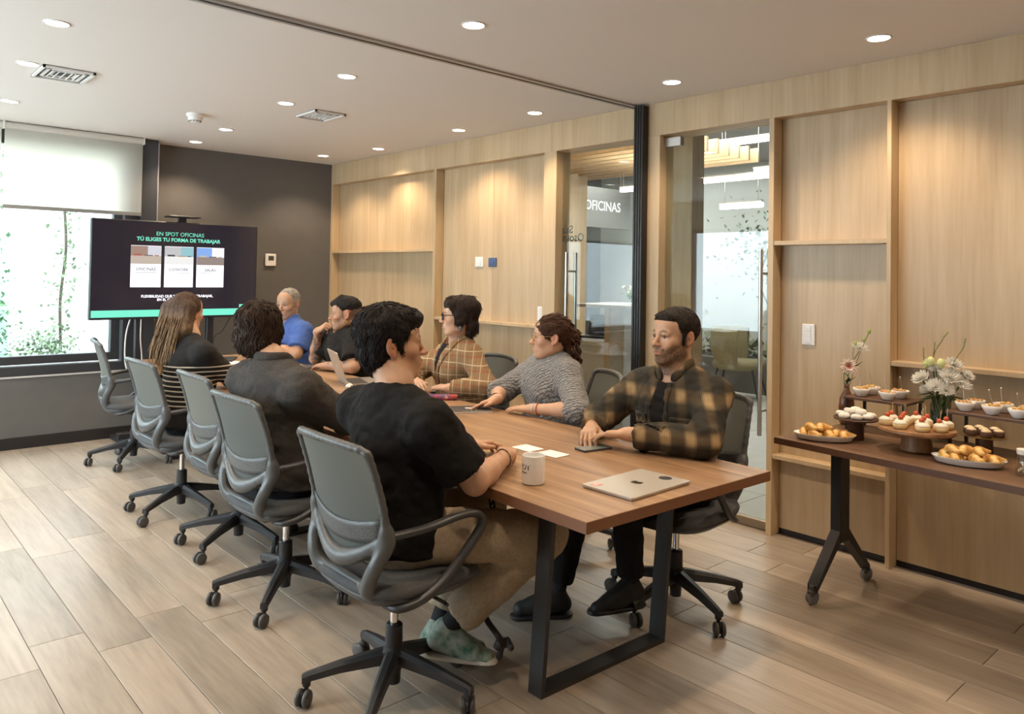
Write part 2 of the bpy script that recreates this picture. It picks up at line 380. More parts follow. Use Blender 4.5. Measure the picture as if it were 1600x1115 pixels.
# switches, sockets
def plate(name, y, z, w_, h_, lab, cat, m=WHITEP, x=RX, keys=3):
    t = thing(name, (x, y, z), label=lab, cat=cat)
    MB().b2((-.009, -w_/2, -h_/2), (0, w_/2, h_/2), .003).build('plate', m, t)
    for i in range(keys): MB().b2((-.013, -w_*.2, -h_*.38+i*h_*.27), (-.008, w_*.2, -h_*.38+i*h_*.27+h_*.22), .001).build('key', m, t)
    return t
plate('light_switch', 2.075, 1.150, .075, .118, 'white three-key light switch beside the right glass door', 'light switch')
plate('light_switch', 4.176, 1.165, .055, .11, 'small white switch left of the labelled glass door', 'light switch', x=WX+.03)
plate('wall_socket', 4.98, 1.56, .105, .085, 'white wall plate beside the blue plate', 'wall plate', keys=2)
plate('wall_socket', 4.81, 1.558, .10, .075, 'blue wall plate on the oak panel', 'wall plate', plain('plate_blue', (.06, .10, .22), .4), keys=2)
plate('wall_socket', 4.42, .565, .07, .11, 'white socket low on the oak wall behind the knit sweater', 'socket', keys=1)

# glass doors
def pull(parent, y, z0, z1):
    for dx in (-.05, .05): MB().cyl((dx, y, z0), (dx, y, z1), .0125, n=14).build('pull_bar', STEEL, parent, auto=50)
    for z in (z0+.14, z1-.14):
        MB().cyl((-.05, y, z), (.05, y, z), .008, n=10).build('pull_spacer', STEEL, parent, auto=50)
DXC = WX+.07
d1 = thing('door_1', (DXC, 0, 0), label='clear glass door lettered Sala Osorno with long steel pulls', cat='glass door', kind='structure')
MB().b2((-.005, 3.165, .05), (.005, 3.995, HZ-.012)).build('pane', GLASS, d1); pull(d1, 3.90, .55, 1.63)
MB().b2((-.02, 3.165, HZ-.075), (.02, 3.30, HZ-.014), .003).build('patch_fitting', STEEL, d1)
MB().b2((-.02, 3.17, .012), (.02, 3.995, .05), .003).build('bottom_rail', STEEL, d1)
LETM = plain('vinyl_black', (.03, .03, .03), .5)
RXM = Matrix(((0, 0, 1), (-1, 0, 0), (0, 1, 0))).to_4x4()      # text facing the corridor (+X side), read mirrored from the room
def on_glass(y, z): return Matrix.Translation((.006, y, z)) @ Matrix(((0, 0, 1), (1, 0, 0), (0, 1, 0))).to_4x4()
text_mesh('Sala', .082, LETM, 'lettering', d1, on_glass(3.893, 1.798), 'LEFT', .0012)
text_mesh('Osorno', .082, LETM, 'lettering', d1, on_glass(3.782, 1.738), 'LEFT', .0012)
d2 = thing('door_2', (DXC, 0, 0), label='clear glass door with long steel pulls beside the oak shelves', cat='glass door', kind='structure')
MB().b2((-.005, 2.282, .055), (.005, 3.05, HZ-.012)).build('pane', GLASS, d2); pull(d2, 2.335, .55, 1.63)
MB().b2((-.02, 2.93, HZ-.075), (.02, 3.052, HZ-.014), .003).build('patch_fitting', STEEL, d2)
MB().b2((-.022, 2.282, .004), (.022, 3.05, .055), .003).build('bottom_rail', plain('rail_bronze', (.30, .24, .17), .35, .8), d2)

# folded partition stack
fp = thing('folding_partition', (WX-.031, 3.186, 0), label='stack of dark aluminium partition profiles between the glass doors', cat='partition')
for i, yy in enumerate((-.030, -.010, .010, .030)):
    MB().b2((-.03, yy-.0085, .01), (.028, yy+.0085, CEIL-.013), .0025).build('profile', plain('profile_dark', (.022, .020, .020), .35, .3) if i == 0 else MATS['profile_dark'], fp)

# ---------------------------------------------------------------- corridor seen through the doors
TILE = noisy('corridor_tile', (.50, .49, .47), (.58, .57, .55), 5, .3)
fh = box_obj('floor_corridor', (RX+.02, 1.5, -.06), (13, 14, -.004), GROUT, label='pale grey tiled corridor floor', cat='floor', kind='structure')
tm = MB().box((0, 0, -.003), (.595, 1.195, .006), None, .001).mesh('floor_tile', TILE)
for i in range(10):
    for j in range(8):
        o = link('floor_tile', tm, fh); o.location = (RX+.33+i*.6, 2.1+j*1.2, 0)
box_obj('ceiling_corridor', (RX+.1, 1.5, 3.1), (13, 14, 3.2), plain('corridor_ceiling_grey', (.36, .36, .36), .9), label='grey corridor ceiling', cat='ceiling', kind='structure')
box_obj('wall_corridor_fascia', (RX+.06, 1.5, HZ), (RX+.10, 7.5, 3.1), OAKE, label='oak fascia above the corridor side of the doors', cat='wall', kind='structure')
box_obj('wall_corridor_end', (6.70, 8.6, 0), (13, 8.7, 3.1), plain('corridor_dark', (.10, .098, .095), .7), label='dark grey corridor end wall with raised sign', cat='wall', kind='structure')
box_obj('wall_corridor_oak', (4.16, 6.1, 0), (6.70, 8.7, 3.1), OAK, label='oak clad corridor wall left of the sign', cat='wall', kind='structure')
sg = thing('hanging_sign', (8.72, 7.6, 2.50), 0, label='grey sign board reading OFICINAS above the reception', cat='sign')
for hx_ in (-.4, .4): MB().b2((hx_-.01, .02, .28), (hx_+.01, .04, .60)).build('hanger', STEEL, sg)
MB().b2((-.62, 0, -.32), (.62, .06, .28), .004).build('board', plain('sign_grey', (.17, .17, .165), .7), sg)
text_mesh('OFICINAS', .20, emis('sign_white', (1, .98, .94), 1.1), 'lettering', sg, Matrix.Translation((-.02, -.004, .0)) @ Matrix.Rotation(PI/2, 4, 'X') @ Matrix.Scale(.92, 4, (1, 0, 0)), 'CENTER', .003)
# frosted wall to the right
FROST = noisy('frosted_wall', (.62, .68, .68), (.70, .75, .75), 1.2, .35)
box_obj('wall_corridor_frosted', (9.8, 1.5, 0), (9.9, 8.6, 3.1), FROST, label='pale blue-grey frosted glass wall across the corridor', cat='wall', kind='structure')
# oak pillar seen through the right door
box_obj('pillar_oak', (5.06, 3.50, 0), (5.22, 3.80, 3.1), OAK, label='oak clad pillar in the corridor', cat='pillar', kind='structure')
# slatted ceiling
box_obj('wall_corridor_near', (RX+.1, 1.4, 0), (9.9, 1.5, 3.2), MATS['corridor_dark'], label='corridor wall hidden behind the oak shelves', cat='wall', kind='structure')
sl = thing('ceiling_slats', (6.0, 4.9, 2.62), label='pale wooden ceiling slats over the reception', cat='ceiling slats')
for i in range(11): MB().b2((-.9+i*.18, -.9, 0), (-.87+i*.18, 1.6, .14)).build('slat', OAKE, sl)
for i in (0, 1): MB().b2((-.95, -.5+i*1.4, .14), (1.0, -.46+i*1.4, .17)).build('hanger', STEEL, sl)
# linear lights in the corridor
LEDM = emis('led_white', (1, .97, .92), 9)
def led(a, b_, lab, wd=.05):
    a = Vector(a); b_ = Vector(b_); m = (a+b_)/2; t = thing('linear_light', m, label=lab, cat='linear light', group='linear lights in the corridor')
    d = (b_-a); L = d.length; rz = math.atan2(d.y, d.x); R = Matrix.Rotation(rz, 3, 'Z')
    MB().box((0, 0, 0), (L, wd, .05), R, .004).build('diffuser', LEDM, t)
    MB().box((0, 0, .032), (L+.01, wd+.01, .014), R).build('housing', WHITEP, t)
    for s in (-1, 1): MB().cyl(R @ Vector((s*L*.4, 0, .03)), R @ Vector((s*L*.4, 0, 3.1-m.z)), .003, n=6).build('hanging_wire', STEEL, t)
led((6.5, 4.25, 2.765), (6.5, 3.3, 2.765), 'bright linear light highest behind the right glass door')
led((6.7, 4.65, 2.45), (6.7, 3.5, 2.45), 'long linear light behind the middle of the right glass door', .06)
led((6.9, 4.42, 2.185), (6.9, 3.95, 2.20), 'short slanted linear light lowest behind the right glass door')
led((7.4, 4.33, 2.61), (7.4, 3.9, 2.61), 'short linear light cut by the oak stile')
led((6.6, 5.50, 2.42), (6.6, 5.2, 2.42), 'short linear light left of the partition stack', .06)
def corridor_lamp(x, y, e):
    l = bpy.data.lights.new('corridor_lamp', 'AREA'); l.energy = e; l.size = 1.2; l.color = (1, .96, .9); o = bpy.data.objects.new('corridor_lamp', l); C.objects.link(o); o.location = (x, y, 3.05)
corridor_lamp(6.0, 4.4, 60); corridor_lamp(8.2, 4.4, 42); corridor_lamp(8.3, 6.9, 40)
# reception desk
rd = thing('reception_desk', (5.62, 4.62, 0), math.radians(8), label='white reception desk with concrete side panel', cat='desk')
MB().b2((-.28, 0, .10), (.28, 1.25, .82), .004).build('front', wood('desk_white', [(.3, (.62, .60, .56)), (.7, (.74, .72, .68))], (2, 2, 14), rough=.5), rd)
MB().b2((-.25, .02, 0), (.25, 1.25, .10)).build('plinth', BASEB, rd)
MB().b2((-.32, -.02, .82), (.34, 1.28, .855), .003).build('worktop', plain('worktop_white', (.72, .70, .66), .4), rd)
MB().b2((-.34, -.20, 0), (.36, -.02, 1.17), .004).build('side_panel', noisy('concrete', (.40, .40, .39), (.56, .56, .55), 6, .8), rd)
MB().b2((-.34, -.22, 1.17), (.36, .35, 1.20), .003).build('raised_counter', plain('counter_stone', (.55, .52, .47), .5), rd)
MB().b2((-.345, -.05, 0), (-.335, .0, 1.17)).build('corner_strip', OAKE, rd)
lp = thing('reception_laptop', (5.68, 5.0, .86), math.radians(-70), label='black laptop open on the reception desk', cat='laptop')
MB().b2((-.16, -.11, 0), (.16, .11, .015), .003).build('keyboard_base', BLACKP, lp); MB().box((0, .16, .11), (.32, .012, .22), Matrix.Rotation(-.35, 3, 'X'), .003).build('screen', BLACKP, lp)
for i, (dx, dy, c) in enumerate(((-.05, .62, (.7, .68, .62)), (.02, .75, (.75, .74, .7)), (-.08, .9, (.6, .3, .25)))):
    tag(MB().b2((-.1, -.07, 0), (.1, .07, .012+.01*i), .002).build('paper_pile', plain('paper%d' % i, c, .8)), ('low paper pile nearest the reception laptop', 'white paper pile in the middle of the reception desk', 'reddish paper pile at the far end of the reception desk')[i], 'papers').location = (5.56+dx, 4.62+dy, .857)
pt = thing('potted_flowers', (5.66, 4.52, 1.202), label='small pot of green and white flowers on the raised counter', cat='potted plant')
MB().lathe([(.04, 0), (.055, .06), (.05, .06), (.0, .05)], 14).build('pot', WHITEP, pt, smooth=True)
R_ = random.Random(5)
leaf_cloud('foliage', pt, [(R_.gauss(0, .04), R_.gauss(0, .04), .06+abs(R_.gauss(.02, .03))) for _ in range(90)], .7, noisy('bright_leaf', (.16, .32, .05), (.30, .45, .10), 20, .6), 6)
leaf_cloud('blossoms', pt, [(R_.gauss(0, .06), R_.gauss(0, .05), .12+abs(R_.gauss(.02, .03))) for _ in range(70)], .55, plain('petal_cream', (.75, .70, .62), .6), 8)
# armchair, planter and plant beyond the right door
ac = thing('lounge_chair', (8.3, 5.05, 0), math.radians(200), label='khaki lounge chair on thin black legs behind the right door', cat='chair')
KH = noisy('khaki_fabric', (.20, .17, .09), (.27, .23, .13), 60, .9)
bk = MB(); 
for i in range(13):
    a = math.radians(-105+i*17.5); bk_r = .33
    pass
bk.rings([[(math.sin(math.radians(-100+k*200/14))*r, -math.cos(math.radians(-100+k*200/14))*r*.9, z) for k in range(15)] for r, z in ((.30, .42), (.36, .6), (.37, .82), (.33, .86), (.31, .82), (.30, .6), (.27, .45))], False, False, closed=False)
bk.build('backrest', KH, ac, smooth=True)
MB().lathe([(.05, .36), (.29, .37), (.31, .42), (.29, .47), (.05, .48)], 20).build('seat', KH, ac, smooth=True)
for sx in (-1, 1):
    for sy in (-1, 1): MB().cyl((sx*.2, sy*.2, .38), (sx*.29, sy*.29, 0), .012, .008, 8).build('leg', BLACKM, ac)
pb = thing('planter_trough', (9.1, 5.9, 0), label='long dark planter box at the frosted wall', cat='planter')
MB().b2((-.3, -1.6, 0), (.3, 1.3, .42), .01).build('box', plain('planter_dark', (.13, .12, .11), .6), pb)
leaf_cloud('grass', pb, [(R_.gauss(0, .12), R_.uniform(-1.5, 1.2), .42+abs(R_.gauss(.1, .12))) for _ in range(500)], 1.4, noisy('grass_dull', (.16, .19, .12), (.30, .31, .22), 9, .8), 9)
cp = thing('indoor_tree', (9.0, 5.05, .42), label='slender indoor tree behind the right glass door', cat='plant')
pth = bez([(0, 0, 0), (.05, -.05, .5), (-.05, .1, 1.0), (.05, .0, 1.5)], 6); MB().tube(pth, .014, 6).build('trunk', STEMM, cp, smooth=True)
leaf_cloud('foliage', cp, [(max(-.5, min(.5, R_.gauss(0, .2))), R_.gauss(0, .35), 1.3+R_.gauss(.1, .28)) for _ in range(420)], .8, noisy('leaf_grey', (.14, .20, .15), (.26, .33, .27), 9, .7), 10)

# ---------------------------------------------------------------- ceiling fittings
DL_LENS = emis('downlight_lens', (1, .93, .82), 14)
dl_ring = MB().lathe([(.049, -.004), (.053, -.006), (.058, -.003), (.058, .0)], 24, cap=False).mesh('trim_ring', plain('ring_white', (.8, .78, .74), .4), True)
dl_lens = MB().lathe([(.0001, -.003), (.049, -.003), (.049, 0)], 24, cap=False).mesh('lens', DL_LENS, False)
LIGHTS = [((.796, 4.081), 'at the upper left, first of the left row'), ((2.196, 2.716), 'at the top centre in front of the track'), ((3.664, 1.506), 'at the top right above the oak shelves'),
 ((.842, 5.012), 'beside the left air vent'), ((2.256, 3.956), 'just behind the track in the middle row'), ((3.669, 2.687), 'above the right glass door'),
 ((.95, 6.25), 'at the far left above the blind'), ((2.329, 4.893), 'beside the middle air vent'), ((3.708, 3.882), 'above the labelled glass door'),
 ((2.425, 6.173), 'right of the smoke detector'), ((3.743, 4.791), 'above the blue wall plate'), ((2.474, 6.98), 'nearest the screen wall above the screen'),
 ((3.80, 6.063), 'above the far oak recess'), ((3.66, 6.845), 'in the far corner by the oak wall'),
 ((.8, 2.7), 'outside the picture left'), ((.8, 1.4), 'behind the viewpoint left'), ((2.2, 1.4), 'above the near table end'), ((3.66, .32), 'right of the picture edge'), ((2.2, .1), 'behind the viewpoint')]
for (lx, ly), where in LIGHTS:
    t = thing('downlight', (lx, ly, CEIL), label='round recessed downlight '+where, cat='downlight', group='recessed ceiling downlights')
    link('trim_ring', dl_ring, t); link('lens', dl_lens, t)
    ld = bpy.data.lights.new('downlight_lamp', 'SPOT'); ld.energy = LAMP_W; ld.color = LAMP_COL; ld.spot_size = math.radians(122); ld.spot_blend = .62; ld.shadow_soft_size = .045
    lo = bpy.data.objects.new('downlight_lamp', ld); C.objects.link(lo); lo.parent = t; lo.location = (0, 0, -.012)
def vent(x, y, sx, sy, lab):
    t = thing('air_vent', (x, y, CEIL), label=lab, cat='air vent', group='square ceiling air vents'); VW = MATS.get('vent_white') or plain('vent_white', (.74, .72, .69), .5)
    for k in range(3):
        a, b_ = sx/2-.035*k, sy/2-.045*k; z = -.012+.004*k
        for s in (-1, 1):
            MB().b2((-a, s*b_-.014 if s > 0 else s*b_-.0, z-.004), (a, s*b_ if s > 0 else s*b_+.014, z+.008)).build('frame', VW, t)
            MB().b2((s*a-.014 if s > 0 else s*a, -b_, z-.004), (s*a if s > 0 else s*a+.014, b_, z+.008)).build('frame', VW, t)
    MB().b2((-sx/2, -sy/2, -.003), (sx/2, sy/2, -.0005)).build('backing', plain('vent_dark', (.10, .095, .09), .7) if 'vent_dark' not in MATS else MATS['vent_dark'], t)
    for k in range(5): MB().box((-sx*.25+k*sx*.125, 0, -.008), (.004, sy*.55, .016), Matrix.Rotation(.6, 3, 'Y')).build('slat', VW, t)
vent(1.04, 5.12, .27, .33, 'ceiling air vent at the upper left'); vent(2.68, 5.07, .24, .32, 'ceiling air vent in the middle of the room')
sd = thing('smoke_detector', (2.022, 5.733, CEIL), label='white round smoke detector on the ceiling', cat='smoke detector')
MB().lathe([(.06, 0), (.06, -.02), (.052, -.026)], 24).build('base', WHITEP, sd, auto=40); MB().lathe([(.05, -.026), (.046, -.05), (.03, -.062), (.001, -.064)], 24).build('head', WHITEP, sd, auto=40)
for k in range(12):
    a = k*PI/6; MB().box((.042*math.cos(a), .042*math.sin(a), -.052), (.004, .012, .012), Matrix.Rotation(a, 3, 'Z')).build('slot', GREYP, sd)
th = thing('thermostat', (3.38, BY, 1.565), label='white square thermostat on the dark grey wall', cat='thermostat')
MB().b2((-.055, -.025, -.062), (.055, 0, .062), .006).build('case', WHITEP, th); MB().b2((-.028, -.027, -.005), (.028, -.024, .04)).build('display', plain('lcd', (.06, .065, .06), .3), th)
# ================================================================== television on its stand
tv = thing('television', (2.333, 6.9, 0), label='large flat television showing a slide, on a floor stand', cat='television')
SCRB = emis('screen_black', (.020, .016, .022), 1.0); setb(SCRB.node_tree.nodes['Principled BSDF'], rough=.12)
MB().b2((-.700, 0, 1.030), (.700, .05, 1.865), .006).build('body', BLACKP, tv)
scr = MB().b2((-.690, -.003, 1.045), (.690, .001, 1.855)).build('screen', SCRB, tv)
MINT = emis('screen_mint', (.18, .78, .56), .95); SWH = emis('screen_white', (.95, .93, 1), 1.25); SGR = emis('screen_grey', (.45, .45, .50), 1.0); SDK = emis('screen_ink', (.03, .03, .04), 1)
def scr_box(x0, x1, z0, z1, m, nm, d=-.0042): MB().b2((x0-2.333, d-.0006, z0), (x1-2.333, d, z1)).build(nm, m, scr)
scr_box(1.645, 3.02, 1.05, 1.108, MINT, 'green_band'); scr_box(2.87, 3.02, 1.108, 1.145, MINT, 'green_band')
def scr_text(s, x, z, size, m, al='CENTER', bold=0): text_mesh(s, size, m, 'slide_text', scr, Matrix.Translation((x-2.333, -.0055, z)) @ Matrix.Rotation(PI/2, 4, 'X'), al, bold, .0002)
scr_text('EN SPOT OFICINAS', 2.335, 1.757, .047, MINT); scr_text('TÚ ELIGES TU FORMA DE TRABAJAR', 2.33, 1.708, .0435, MINT, 'CENTER', .0012)
for i, (x0, x1, ttl) in enumerate(((1.935, 2.178, 'OFICINAS'), (2.206, 2.449, 'COWORK'), (2.477, 2.72, 'SALAS'))):
    scr_box(x0, x1, 1.30, 1.653, SWH, 'slide_card'); z0 = 1.497
    pc = [[(.30, .20, .16), (.55, .55, .60), (.10, .09, .10), (.35, .10, .08), (.45, .38, .32)], [(.45, .45, .46), (.25, .45, .50), (.38, .20, .10), (.06, .06, .07), (.70, .70, .68)], [(.20, .35, .70), (.75, .75, .75), (.12, .10, .10), (.45, .40, .36), (.25, .20, .18)]][i]
    pm_ = [emis('slide_photo_%d_%d' % (i, j), c, 1) for j, c in enumerate(pc)]; W_ = x1-x0
    for (a, b_, c, d_, j) in ((0, .55, .45, 1, 0), (.55, 1, .4, 1, 1), (0, 1, 0, .45, 4), (.10, .35, .22, .55, 3), (.45, .72, .18, .50, 2), (.78, .92, .25, .5, 3)):
        scr_box(x0+a*W_, x0+b_*W_, z0+c*.153, z0+d_*.153, pm_[j], 'slide_photo', -.0052-.0003*j)
    scr_text(ttl, (x0+x1)/2, 1.452, .036, SDK, 'CENTER', .0006)
    scr_box(x0+.035, x1-.035, 1.422, 1.428, SGR, 'slide_line', -.0052)
    for k in range(4): scr_box(x0+.02+.02*(k % 2), x1-.02-.02*(k % 2), 1.335+k*.018, 1.338+k*.018, SGR, 'slide_line', -.0052)
scr_text('FLEXIBILIDAD QUE SE ADA', 2.023, 1.222, .030, SWH, 'LEFT', .0008); scr_text('TRABAJAR,', 2.627, 1.222, .030, SWH, 'RIGHT', .0008); scr_text('EN EL CORAZ', 2.152, 1.193, .030, SWH, 'LEFT', .0008)
for sx in (-.30, .30): MB().b2((sx-.03, .05, .08), (sx+.03, .10, 1.85), .004).build('stand_post', BLACKM, tv)
MB().b2((-.34, .045, 1.28), (.34, .075, 1.34)).b2((-.34, .045, 1.6), (.34, .075, 1.66)).build('stand_bracket', BLACKM, tv)
MB().b2((-.45, .03, .03), (.45, .11, .08), .006).build('stand_base', BLACKM, tv)
for sx in (-.42, .42): MB().b2((sx-.03, -.2, .0), (sx+.03, .32, .035), .006).build('stand_foot', BLACKM, tv)
MB().b2((.0, .055, 1.80), (.07, .08, 1.915), .003).b2((-.10, -.03, 1.908), (.165, .12, 1.922), .003).build('camera_shelf', BLACKM, tv)
CAB = plain('cable_white', (.70, .68, .66), .5); CABK = plain('cable_black', (.03, .03, .03), .5)
tag(MB().tube(bez([(1.955, 6.93, 1.04), (1.93, 6.95, .90), (1.925, 6.95, .73), (1.95, 6.95, .60), (2.03, 6.95, .62)], 6), .006, 6).build('power_cable', CAB, smooth=True), 'white looped cable hanging left below the screen', 'cable')
tag(MB().tube(bez([(2.04, 6.93, 1.04), (2.045, 6.95, .85), (2.06, 6.95, .66), (2.07, 6.95, .05)], 6), .006, 6).build('power_cable', CAB, smooth=True), 'white straight cable hanging below the screen', 'cable')
tag(MB().tube(bez([(2.83, 6.95, 1.05), (2.74, 6.95, .90), (2.66, 6.95, .78), (2.64, 6.95, .05)], 6), .005, 6).build('power_cable', CABK, smooth=True), 'black cable hanging right below the screen', 'cable')

# ================================================================== conference table
TBZ = .73; TBA = math.radians(-1.95)
tb = thing('conference_table', (2.203, 1.52, 0), TBA, label='long walnut conference table on black loop legs', cat='table')
MB().b2((-.4975, 0, TBZ-.036), (.4975, 5.0, TBZ), .002).build('tabletop', WALNUT, tb)
ed = MB().b2((-.4985, -.0012, TBZ-.0365), (.4985, .0005, TBZ-.001)).b2((-.4989, 0, TBZ-.0365), (-.4970, 5.0, TBZ-.001)).b2((.4970, 0, TBZ-.0365), (.4989, 5.0, TBZ-.001)); ed.build('edge_band', WALEDGE, tb)
LEGM = plain('table_leg_black', (.030, .029, .031), .45, .1)
def uleg(y, lean):
    m = MB(); hw, wd, th, z1 = .335, .068, .018, TBZ-.036
    for s in (-1, 1):
        xo, xi = s*hw, s*(hw-th)
        m.rings([[(xo, y+lean*(1-t)-wd/2, t*z1), (xi, y+lean*(1-t)-wd/2, max(t*z1, 0)), (xi, y+lean*(1-t)+wd/2, t*z1), (xo, y+lean*(1-t)+wd/2, t*z1)] for t in (0, 1)])
    m.b2((-hw+th, y+lean-wd/2, .0), (hw-th, y+lean+wd/2, .018)); m.b2((-hw, y-wd/2, z1-.03), (hw, y+wd/2, z1-.0005))
    m.build('loop_leg', LEGM, tb)
uleg(.345, .05); uleg(2.45, 0); uleg(4.65, -.05)
MB().b2((-.05, .38, TBZ-.10), (.05, 4.6, TBZ-.037)).build('beam', LEGM, tb)

# ================================================================== things on the conference table
TZ = TBZ+.0006
SILV = plain('laptop_silver', (.60, .57, .52), .38, .75); SILVD = plain('laptop_edge', (.42, .40, .38), .35, .8)
lc = thing('closed_laptop', (2.139, 1.694, TZ), math.radians(1), label='closed silver laptop at the near end of the table', cat='laptop')
def rrect(hx, hy, r, n=5):
    return [(sx*(hx-r)+r*math.cos(a0+k*PI/2/n), sy*(hy-r)+r*math.sin(a0+k*PI/2/n)) for sx, sy, a0 in ((1, 1, 0), (-1, 1, PI/2), (-1, -1, PI), (1, -1, 1.5*PI)) for k in range(n+1)]
MB().prism(rrect(.164, .109, .01), .001, .0060).build('base', SILVD, lc); MB().prism(rrect(.166, .111, .01), .0066, .0110).build('lid', SILV, lc)
ap = [(-.012, .006), (-.008, .013), (-.002, .011), (.004, .013), (.010, .010), (.007, .004), (.007, -.002), (.011, -.007), (.006, -.014), (.001, -.012), (-.005, -.014), (-.011, -.006)]
LOGO = plain('logo_dark', (.02, .018, .015), .25)
MB().prism([(x*1.55, y*1.55) for x, y in ap][::-1], .0110, .0113).prism([(.0, .020), (.008, .032), (.004, .020)][::-1], .0110, .0113).build('lid_logo', LOGO, lc)
MB().prism([(.025*math.cos(k*PI/8)-.128, .020*math.sin(k*PI/8)+.075) for k in range(16)], .0110, .0114).build('sticker', noisy('sticker_pink', (.55, .16, .13), (.72, .62, .60), 40, .5), lc)
MB().prism([(.024*math.cos(k*PI/8)+.125, .024*math.sin(k*PI/8)-.03) for k in range(16)], .0110, .0114).build('sticker', plain('sticker_black', (.03, .03, .035), .4), lc)

mg = thing('mug', (1.878, 1.945, TZ), label='white straight-sided mug with black lettering', cat='mug')
MB().lathe([(.030, 0), (.0385, .002), (.040, .006), (.040, .098), (.0385, .0995), (.037, .098), (.0365, .010), (.001, .008)], 40).build('body', CERAM, mg, auto=40)
# mug handle on the hidden side
MB().tube(bez([(.026, .028, .080), (.046, .046, .082), (.058, .058, .05), (.046, .046, .02), (.026, .028, .022)], 6), .006, 8).build('handle', CERAM, mg, smooth=True)
def mug_text(s, size, z, name, ang):
    o = text_mesh(s, size, LETM, name, mg, Matrix.Identity(4), 'CENTER', .0004)
    for v in o.data.vertices:
        a = ang+v.co.x/.0402; v.co = Vector((math.cos(a)*.0402, math.sin(a)*.0402, z+v.co.y))
mug_text('SPOT', .026, .060, 'lettering', math.radians(166)); mug_text('OFICINAS', .007, .042, 'lettering', math.radians(168))
PAPER = plain('paper_white', (.80, .78, .75), .8)
for i, (x, y, rz, lab) in enumerate(((2.228, 2.345, -.03, 'white note card nearest the bracelet hand'), (2.238, 2.205, .02, 'white note card behind the mug'))):
    o = tag(MB().b2((-.042, -.055, 0), (.042, .055, .003), .001).build('note_card', PAPER), lab, 'card'); o.location = (x, y, TZ); o.rotation_euler.z = rz
ph = thing('smartphone', (2.440, 2.165, TZ), math.radians(80), label='smartphone lying under the clasped hands', cat='phone')
MB().prism(rrect(.037, .075, .008), 0, .008).build('case', plain('phone_dark', (.05, .055, .06), .3), ph); MB().prism(rrect(.034, .072, .007), .008, .0084).build('screen', plain('phone_screen', (.20, .24, .24), .1), ph)
nb = thing('spiral_notebook', (2.60, 3.18, TZ), math.radians(-32), label='black spiral notebook under the pointing finger', cat='notebook')
MB().b2((-.105, -.075, 0), (.105, .075, .010)).build('pages', PAPER, nb); MB().b2((-.107, -.077, .010), (.107, .077, .012), .0005).build('cover', plain('cover_black', (.03, .03, .032), .5), nb)
MB().b2((-.03, -.01, .0121), (.03, .03, .0123)).build('cover_print', plain('print_grey', (.42, .42, .41), .6), nb)
for k in range(16):
    xx = -.098+k*.013; MB().tube([(xx, -.077+.007*math.cos(a), .006+.007*math.sin(a)) for a in np.linspace(0, 2*PI, 9)[:-1]], .0011, 5, closed=True).build('coil', STEEL, nb)
pcs = thing('pencil_case', (2.66, 3.56, TZ), math.radians(-38), label='red and purple patterned pencil roll on the table', cat='pencil case')
CASE, nt, b = new_mat('case_pattern'); setb(b, rough=.7); vo = nd(nt, 'ShaderNodeTexVoronoi'); vo.inputs['Scale'].default_value = 55; nt.links.new(coords(nt), vo.inputs['Vector'])
r = ramp(nt, vo.outputs['Color'], [(.2, (.35, .03, .03)), (.4, (.50, .10, .05)), (.6, (.10, .04, .18)), (.8, (.55, .35, .35))]); nt.links.new(r.outputs[0], b.inputs['Base Color'])
MB().lathe([(.001, -.115), (.014, -.115), (.017, -.10), (.017, .10), (.014, .115), (.001, .115)], 14, (0, 0, .017), (1, 0, 0)).build('roll', CASE, pcs, smooth=True)
MB().b2((-.09, -.003, .033), (.09, .003, .0355)).build('zip', plain('zip_dark', (.05, .04, .05), .5), pcs)
def open_laptop(x, y, rz, lab, mlid, logo, tilt=.35, glow=None):
    t = thing('open_laptop', (x, y, TZ), rz, label=lab, cat='laptop')
    MB().prism(rrect(.155, .108, .008), 0, .014).build('keyboard_base', SILVD if mlid is SILV else BLACKP, t)
    R_ = Matrix.Translation((0, .108, .012)) @ Matrix.Rotation(PI/2-tilt, 4, 'X')
    MB().prism(rrect(.155, .108, .008), -.004, .003).xf(Matrix.Translation((0, 0, 0)) @ R_ @ Matrix.Translation((0, .108, 0))).build('lid', mlid, t)
    MB().b2((-.145, -.095, .0031), (.145, .095, .0035)).xf(R_ @ Matrix.Translation((0, .112, 0))).build('screen', plain('laptop_screen', (.03, .03, .035), .2) if 'laptop_screen' not in MATS else MATS['laptop_screen'], t)
    MB().prism([(p[0]*1.1, p[1]*1.1) for p in ap], -.0046, -.004).xf(R_ @ Matrix.Translation((0, .108, 0))).build('lid_logo', logo, t) if logo else None
    for k in range(5): MB().b2((-.13, -.03+k*.022, .014), (.13, -.013+k*.022, .0155)).build('key_row', BLACKP, t)
    return t
open_laptop(2.66, 4.42, math.radians(72), 'open silver laptop between the chin-resting man and the blazer woman', SILV, plain('logo_light', (.75, .74, .70), .3))
dk = open_laptop(2.42, 6.15, math.radians(60), 'open dark laptop beside the long-haired woman', plain('laptop_dark', (.055, .058, .070), .4, .4), None)
tag(MB().b2((-.12, -.085, 0), (.12, .085, .012), .003).build('tablet', plain('tablet_dark', (.10, .09, .085), .35)), 'dark tablet under the tattooed hand', 'tablet').location = (2.70, 5.33, TZ)
o = tag(MB().b2((-.105, -.075, 0), (.105, .075, .003)).build('paper_sheet', PAPER), 'white paper sheet beside the dark laptop', 'paper'); o.location = (2.42, 5.92, TZ); o.rotation_euler.z = .5
cm = MB(); R_ = random.Random(3)
cm.rings([[(.018*math.cos(j*PI/5)*s*R_.uniform(.6, 1.4), .016*math.sin(j*PI/5)*s*R_.uniform(.6, 1.4), z) for j in range(10)] for s, z in ((.8, 0), (1.2, .008), (.9, .018), (.3, .026))])
